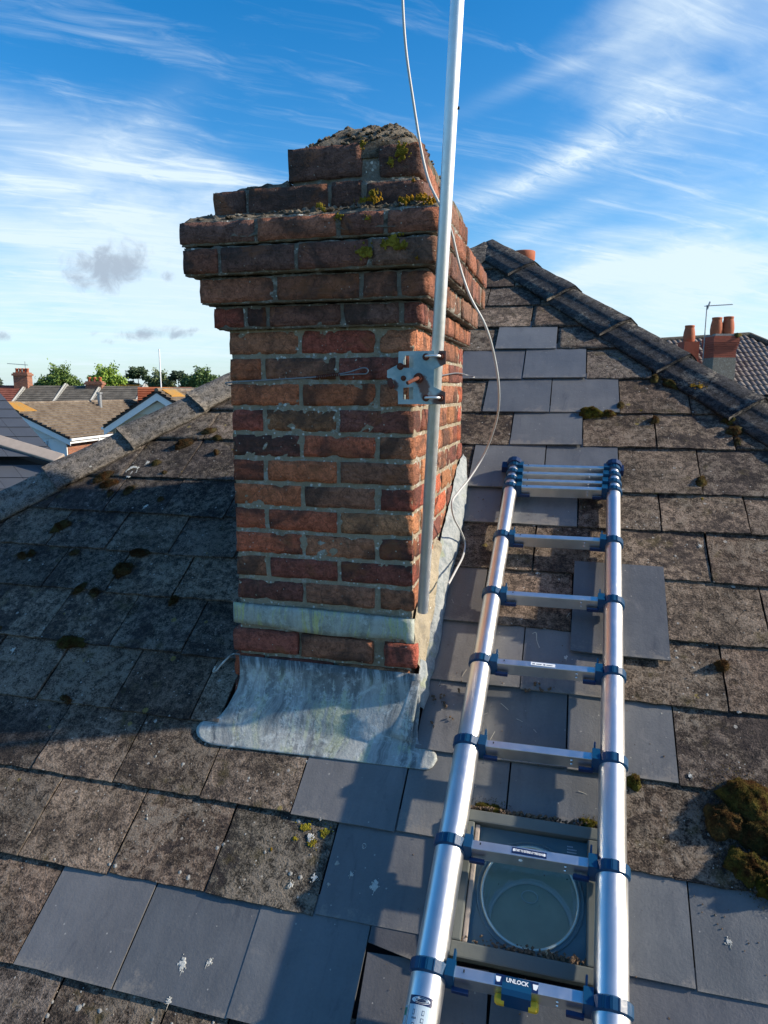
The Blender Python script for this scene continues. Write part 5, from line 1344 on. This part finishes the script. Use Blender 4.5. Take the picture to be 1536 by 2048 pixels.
s0, s1 = A0 + nn_ * .18 - cr * .1 - upv * .10, A0 + cr * 4.2 + upv * 1.75 + nn_ * .18
dd = (s1 - s0).normalized(); wv = nn_.cross(dd)
obox('capping', (s0 + s1) / 2, dd * ((s1 - s0).length / 2), wv * .13, nn_ * .03, 'beige_cap', t, .02)
obox('capping_edge', (s0 + s1) / 2 - wv * .15 * (1 if wv.dot(upv) > 0 else -1) - nn_ * .07, dd * ((s1 - s0).length / 2), wv * .02, nn_ * .05, 'dark_edge', t)
q0 = s0.lerp(s1, .42) - nn_ * .05; V, F = tube_data([q0, q0 + Vector((0, 0, .28))], .035, 8); part('vent_pipe', V, F, 'old_metal', t); V, F = tube_data([q0 + Vector((0, 0, .25)), q0 + Vector((0, 0, .34))], .06, 8); part('vent_cowl', V, F, 'old_metal', t)
box('wall', (-15, 13.4, GROUND), (-10.5, 16, -2.2), 'white_render', t)
# terrace on the skyline
DR = (Vector((-38.875, 54.857, 0)) - Vector((-49.486, 52.037, 0))).normalized(); DB = Vector((-DR.y, DR.x, 0))
T0 = Vector((-52.5, 51.2, 0))
def terrace(name, label, a0, a1, zr, mat, ze=-1.2):
    t = thing(name, T0 + DR * a0 + Vector((0, 0, GROUND)), label, 'house'); p = lambda a, l, z: T0 + DR * a + DB * l + Vector((0, 0, z))
    slope_strips('roof_slope', p(a0, 0, zr), p(a1, 0, zr), p(a0, -3.4, ze), p(a1, -3.4, ze), 11, .04, mat, t); slope_strips('roof_slope', p(a0, 0, zr), p(a1, 0, zr), p(a0, 3.4, ze), p(a1, 3.4, ze), 11, .04, mat, t)
    for l in (-3.1, 3.1): obox('wall', p((a0 + a1) / 2, l, (ze + GROUND) / 2), DR * ((a1 - a0) / 2 - .002), DB * .1, Vector((0, 0, (ze - GROUND) / 2)), 'far_brick', t)
    polygon('parapet', [p(a1 - .12, -3.5, ze - .1), p(a1 - .12, 0, zr + .18), p(a1 - .12, 3.5, ze - .1)], 'grey_render', t, DR * .22)
    V = [p(a1 - .14, -3.5, ze - .06), p(a1 - .02, -3.5, ze - .06), p(a1 - .02, 0, zr + .22), p(a1 - .14, 0, zr + .22)]
    polygon('coping', V, 'cream_render', t, (0, 0, -.06))
    return t, p
def stack(t, p, a, l, z0, z1, ha, hl, pots, mat='far_brick'):
    obox('chimney_stack', p(a, l, (z0 + z1) / 2), DR * ha, DB * hl, Vector((0, 0, (z1 - z0) / 2)), mat, t); obox('chimney_band', p(a, l, z1 - .2), DR * (ha + .09), DB * (hl + .09), Vector((0, 0, .09)), mat, t)
    for q in range(pots):
        c_ = p(a - ha + (2 * q + 1) * ha / pots, l, z1); V, F = lathe(c_, [(.14, 0), (.12, .25), (.15, .27), (.15, .36), (.1, .36)], 12); part('chimney_pot', V, F, 'terracotta', t, None, True)
t, p = terrace('terraced_house', 'red tiled terraced house with a broad brick chimney and aerial', 0, 5.6, .62, 'red_tiles'); stack(t, p, 5.3, -.1, -.4, 1.75, .62, .45, 4)
q = p(5.6, -.1, 1.7)
for a, b_ in [((0, 0, 0), (0, 0, 1.0)), ((-1.9, 0, .85), (.3, 0, .7))]:
    V, F = tube_data([q + Vector(a), q + Vector(b_)], .025, 5); part('aerial_rod', V, F, 'old_metal', t)
t, p = terrace('terraced_house', 'grey roofed terraced house between the two pale stepped parapets', 5.75, 9.1, .60, 'grey_tiles')
t, p = terrace('terraced_house', 'grey roofed terraced house with low double brick chimney', 9.25, 12.3, .60, 'grey_tiles'); stack(t, p, 11.75, -.2, -.3, .98, .72, .35, 3)
t, p = terrace('terraced_house', 'end terraced house whose brown roof has an orange lichened ridge', 12.45, 16.2, .58, 'grey_tiles'); obox('orange_growth', p(15, 0, .64), DR * 1.2, DB * .1, Vector((0, 0, .04)), 'orange_growth', t)
def simple_house(name, label, c, az, half, length, zr, ze, mat): return gable_house(name, label, c, az, half, length, zr, ze, 9, mat, 'far_brick', 'far_brick', over=.25)
simple_house('orange_roofed_house', 'small house with a bright orange roof among grey ones', (-31.0, 46), R(-58), 1.7, 3.4, .30, -.7, 'orange_tiles')
simple_house('brown_roofed_house', 'brown roofed house behind the white gable', (-27.5, 44.5), R(-75), 2.8, 7, .25, -1.1, 'brown_tiles')
simple_house('far_grey_house', 'small grey roofed house beyond the orange roof', (-37.5, 60), R(-70), 3, 6, .2, -1.4, 'grey_tiles')

# tiled house on the other side with rolled tiles, laid tile by tile
h = thing('pantiled_house', (6.5, 31, GROUND), 'house with grey rolled tiles, brick chimney and three terracotta pots', 'house')
r0 = Vector((2.2, 30.36, 2.03)); r1 = Vector((6.86, 31.63, 2.33)); rd = (r1 - r0).normalized(); rdh = Vector((rd.x, rd.y, 0)).normalized(); dn = Vector((rdh.y, -rdh.x, 0)); dn = dn if dn.y < 0 else -dn
sd_ = (dn * .80 - Vector((0, 0, .60))).normalized(); nn_ = rd.cross(sd_); nn_ = nn_ if nn_.z > 0 else -nn_
TWD, TLN = .205, .30
def pantile_mesh():
    V, F = [], []; n = 8
    for s_, hh in ((0, -.006), (TLN + .05, .034)):
        for lay in (0, -.014):
            for i in range(n + 1):
                a = i / n; z = .048 * max(0, math.sin(a * math.pi)) ** 1.2
                V.append(rd * (a * TWD * 1.06 - TWD / 2) + sd_ * s_ + nn_ * (z + hh + lay))
    m_ = n + 1
    for i in range(n): F += [(i, i + 1, 2 * m_ + i + 1, 2 * m_ + i), (2 * m_ + i, 2 * m_ + i + 1, 3 * m_ + i + 1, 3 * m_ + i)]
    me = mesh('tile', V, F); me.materials.append(MAT['pantile']); return me
pm = pantile_mesh(); cnt = 0; over_ = []
for j in range(13):
    ext = .82 * j * TLN
    ncol = int((4.8 + ext) / TWD)
    for i in range(ncol):
        c_ = r0 + rd * (i * TWD + TWD / 2) + sd_ * (j * TLN)
        if c_.x < 2.4 + j * .12: continue
        cnt += 1
        if cnt <= 290:
            o_ = bpy.data.objects.new('tile', pm); COL.objects.link(o_); o_.location = c_; keep(o_, h)
        else: over_.append(c_)
if over_:
    bv = [tuple(v.co) for v in pm.vertices]; bf = [tuple(p.vertices) for p in pm.polygons]; V, F = join_data([([Vector(q) + c_ for q in bv], bf) for c_ in over_])
    o_ = part('tile_field', V, F, 'pantile', h); o_['kind'] = 'stuff'
hipd = (rdh * .82 + sd_ * 1.0).normalized()
V, F = tube_data([r0 - rd * 2, r1], .11, 10); part('ridge_tiles', V, F, 'cap', h, (.09, .085, .07), True)
V, F = tube_data([r1, r1 + (rd * .82 + sd_) * 6.0], .11, 10); part('hip_tiles', V, F, 'cap', h, (.09, .085, .07), True)
low_ = r0 + sd_ * 6.4 - rd * 2; lw2 = r1 + (rd * .82 + sd_) * 6.4
polygon('roof_body', [r0 - rd * 2 - nn_ * .03, r1 - nn_ * .03, lw2 - nn_ * .03, low_ - nn_ * .03], 'deck', h)
slope_strips('side_slope', r1, r1, lw2, lw2 + Vector((-.28, 9, 0)), 12, .03, 'pantile', h)
bc = (low_ + lw2) / 2; obox('wall', Vector((bc.x, bc.y, (bc.z + GROUND) / 2)) - dn * .5, rdh * ((lw2 - low_).length / 2 - .4), dn * .1, Vector((0, 0, (bc.z - GROUND) / 2 - .05)), 'far_brick', h)
cc = Vector((5.32, 28.95, 0)); ca_ = rdh; cb = dn
ob = lambda nm, z0, z1, ex, m_, dx=0, dyy=0: obox(nm, cc + ca_ * dx + cb * dyy + Vector((0, 0, (z0 + z1) / 2)), ca_ * (.41 + ex), cb * (.42 + ex), Vector((0, 0, (z1 - z0) / 2)), m_, h)
ob('rendered_base', -.6, 1.30, .01, 'sooty_mortar')
for q in range(7): ob('brick_course', 1.304 + q * .078, 1.304 + q * .078 + .072, 0 if q < 4 else .02 * (q - 3), 'red_brick')
for q, ex in enumerate((.07, .07, .04)): ob('brick_course', 1.304 + .546 + q * .078, 1.304 + .546 + q * .078 + .072, ex, 'red_brick')
ob('weathering', 2.086, 2.16, -.02, 'grey_render')
lump('lichen_patch', cc + ca_ * .42 - cb * -.4 + Vector((0, 0, 2.1)), (0, -.4, .9), .16, .08, 'moss', h, (.12, .11, .03), 9, 7)
POT = [(.19, 0), (.215, .08), (.222, .22), (.205, .4), (.175, .54), (.168, .58), (.18, .595), (.18, .65), (.155, .655), (.13, .61)]
for dx_, dl_, z in ((-.215, .05, 2.12), (.215, .05, 2.15), (-.80, -.9, 1.92)):
    V, F = lathe(cc + ca_ * dx_ + cb * dl_ + Vector((0, 0, z)), POT, 20); part('chimney_pot', V, F, 'terracotta', h, None, True)
ob('rear_stack', 1.0, 1.95, -.12, 'red_brick', -.80, -.9)
ae = thing('tv_aerial', cc + ca_ * -.68 + Vector((0, 0, 1.0)), 'thin television aerial on a pole behind the tiled house chimney', 'aerial')
a0 = cc + ca_ * -.70 + cb * .2
V, F = tube_data([a0 + Vector((0, 0, 1.2)), a0 + Vector((0, 0, 3.2))], .02, 6); part('pole', V, F, 'old_metal', ae)
V, F = tube_data([a0 + ca_ * -.1 + Vector((0, 0, 3.16)), a0 + ca_ * .95 + Vector((0, 0, 3.22))], .014, 5); part('boom', V, F, 'old_metal', ae)
L = [tube_data([a0 + ca_ * (.05 + .09 * q) + cb * -.12 + Vector((0, 0, 3.18 + .0055 * q)), a0 + ca_ * (.05 + .09 * q) + cb * .12 + Vector((0, 0, 3.18 + .0055 * q))], .006, 4) for q in range(10)]
V, F = join_data(L); part('elements', V, F, 'old_metal', ae)
V, F = tube_data([a0 + ca_ * .02 + Vector((0, 0, 3.05)), a0 + ca_ * .1 + Vector((0, 0, 3.32))], .03, 5); part('reflector', V, F, 'old_metal', ae)

# ---------------------------------------------------------------- trees
def tree(name, label, base, blobs, n, leaf, col, seed, trunk_r=.22, flat=1.0, group=None):
    n = int(n * 3.4); rg = np.random.default_rng(seed); base = Vector(base)
    t = thing(name, base, label, 'tree', group)
    L = []
    top = max(bz for _, _, bz, _ in blobs); fork = base + Vector((0, 0, (top) * .55))
    L.append(tube_data([base, base.lerp(fork, .5) + Vector((.1, 0, 0)), fork], [trunk_r, trunk_r * .8, trunk_r * .6], 8))
    for bx_, by_, bz, br in blobs:
        e = base + Vector((bx_, by_, bz)); L.append(tube_data([fork - Vector((0, 0, .3)), fork.lerp(e, .5) + Vector((0, 0, -br * .25)), e], [trunk_r * .5, trunk_r * .3, trunk_r * .1], 6))
    V, F = join_data(L); part('trunk', V, F, 'bark', t)
    w = np.array([b_[3] ** 2 for b_ in blobs]); w = w / w.sum(); k = rg.choice(len(blobs), n, p=w)
    C_ = np.array([[b_[0], b_[1], b_[2]] for b_ in blobs])[k]; Rb = np.array([b_[3] for b_ in blobs])[k]
    d = rg.normal(size=(n, 3)); d /= np.linalg.norm(d, axis=1)[:, None]
    r = rg.random(n) ** .45 * (1 + rg.normal(size=n) * .10)
    bump_ = 1 + .28 * np.sin(d[:, 0] * 5 + k * 2.1) * np.sin(d[:, 1] * 6 + k) + .18 * np.sin(d[:, 2] * 9 + k * 1.7)
    p = C_ + d * (Rb * r * bump_)[:, None] * np.array([1, 1, flat]) + np.array(base)
    a = rg.normal(size=(n, 3)); a /= np.linalg.norm(a, axis=1)[:, None]; c = np.cross(a, rg.normal(size=(n, 3))); c /= np.linalg.norm(c, axis=1)[:, None]
    s = leaf * .85 * rg.uniform(.55, 1.3, n)[:, None]
    V = np.stack([p - a * s, p + c * s * .6, p + a * s, p - c * s * .6], 1).reshape(-1, 3)
    me = bpy.data.meshes.new('crown'); me.vertices.add(4 * n); me.vertices.foreach_set('co', V.ravel()); me.loops.add(4 * n); me.loops.foreach_set('vertex_index', np.arange(4 * n))
    me.polygons.add(n); me.polygons.foreach_set('loop_start', np.arange(n) * 4); me.polygons.foreach_set('loop_total', np.full(n, 4)); me.update(); me.validate()
    keep(link('crown', me, 'leaf', None, col), t); return t
G1, G2, G3, GP = (.11, .175, .04), (.20, .30, .045), (.15, .21, .06), (.06, .095, .045)
tree('broadleaf_tree', 'dark rounded tree behind the broad brick chimney', (-57.3, 69.2, GROUND), [(0, 0, 6.2, 1.5), (-1.5, 0, 5.3, 1.2), (1.3, .4, 5.4, 1.1), (-3, .5, 5.2, 1.0), (2.3, 0, 4.8, .8), (-.4, -.6, 5.0, 1.5)], 5200, .17, G1, 1)
tree('broadleaf_tree', 'bright yellow green tree beyond the low double chimney', (-48.8, 66.2, GROUND), [(0, 0, 6.0, 1.5), (-1.2, .2, 5.6, 1.1), (1.1, 0, 5.5, 1.2), (1.8, .2, 4.6, .9), (-.3, -.5, 4.7, 1.6), (-1.8, 0, 4.6, .9)], 5600, .17, G2, 2)
tree('pine_tree', 'flat topped pine standing clear on the skyline', (-51.5, 76, GROUND), [(-.1, 0, 7.3, 1.15), (-1.0, .2, 6.8, .75), (1.0, 0, 6.6, .6), (1.5, .2, 6.3, .5), (-1.5, 0, 5.9, .65), (-.7, .2, 5.75, .5)], 3000, .15, GP, 3, .2, .42)
tree('broadleaf_tree', 'pale thin tree between the two pines', (-51.8, 81.1, GROUND), [(0, 0, 6.2, 1.3), (-1.2, 0, 5.4, 1.0), (1.2, 0, 5.5, 1.1), (-2, 0, 5, .8), (.2, .3, 5, 1.4)], 2600, .18, (.13, .17, .075), 4)
tree('pine_tree', 'leaning pine with a sparse crown against the pale tree', (-48.4, 79.9, GROUND), [(0, 0, 7.0, .9), (.9, 0, 6.6, .7), (-.8, 0, 6.6, .6), (1.3, .2, 6.1, .5)], 2300, .15, (.055, .085, .05), 5, .2, .45)
tree('broadleaf_tree', 'mid green tree nearest the big chimney', (-41.3, 73.4, GROUND), [(0, 0, 6.3, 1.2), (-1.3, 0, 5.8, 1.1), (1.2, 0, 5.8, 1.1), (2.1, 0, 5.2, .9), (-2.2, 0, 5.2, .9), (0, 0, 5, 1.6)], 5200, .17, (.09, .145, .045), 6)
tree('conifer_tree', 'dark conifer at the edge of the picture behind the red roof', (-65.6, 67, GROUND), [(0, 0, 7.0, .7), (0, 0, 6.2, 1.1), (.2, 0, 5.3, 1.5), (1.4, 0, 5, 1.0), (-1, 0, 5, 1.2)], 3600, .16, (.05, .07, .04), 7)
tree('broadleaf_tree', 'low dark tree between the broad chimney and its rounded neighbour', (-61.3, 73, GROUND), [(0, 0, 5.5, 1.0), (.9, 0, 5.8, .7), (-.9, 0, 5.1, .9), (1.7, 0, 5.0, .8)], 2600, .17, (.07, .10, .035), 8)
# far-off woodland closing the view
rg = np.random.default_rng(3); n = 26000
th = rg.uniform(R(-75), R(75), n) + YAW; dist = rg.uniform(105, 150, n); px_, py_ = -np.sin(th) * dist, np.cos(th) * dist
hh = 3.6 + .8 * np.sin(th * 37) + .6 * np.sin(th * 91) ; pz = GROUND + rg.random(n) ** .6 * hh
a = rg.normal(size=(n, 3)); a /= np.linalg.norm(a, axis=1)[:, None]; c = np.cross(a, rg.normal(size=(n, 3))); c /= np.linalg.norm(c, axis=1)[:, None]
p = np.stack([px_, py_, pz], 1); s = rg.uniform(.3, .8, n)[:, None]
V = np.stack([p - a * s, p + c * s * .7, p + a * s, p - c * s * .7], 1).reshape(-1, 3)
me = bpy.data.meshes.new('far_woodland'); me.vertices.add(4 * n); me.vertices.foreach_set('co', V.ravel()); me.loops.add(4 * n); me.loops.foreach_set('vertex_index', np.arange(4 * n)); me.polygons.add(n); me.polygons.foreach_set('loop_start', np.arange(n) * 4); me.polygons.foreach_set('loop_total', np.full(n, 4)); me.update(); me.validate()
tag(link('far_woodland', me, 'leaf', None, (.07, .10, .045)), 'low belt of woodland along the horizon', 'woodland', kind='stuff')
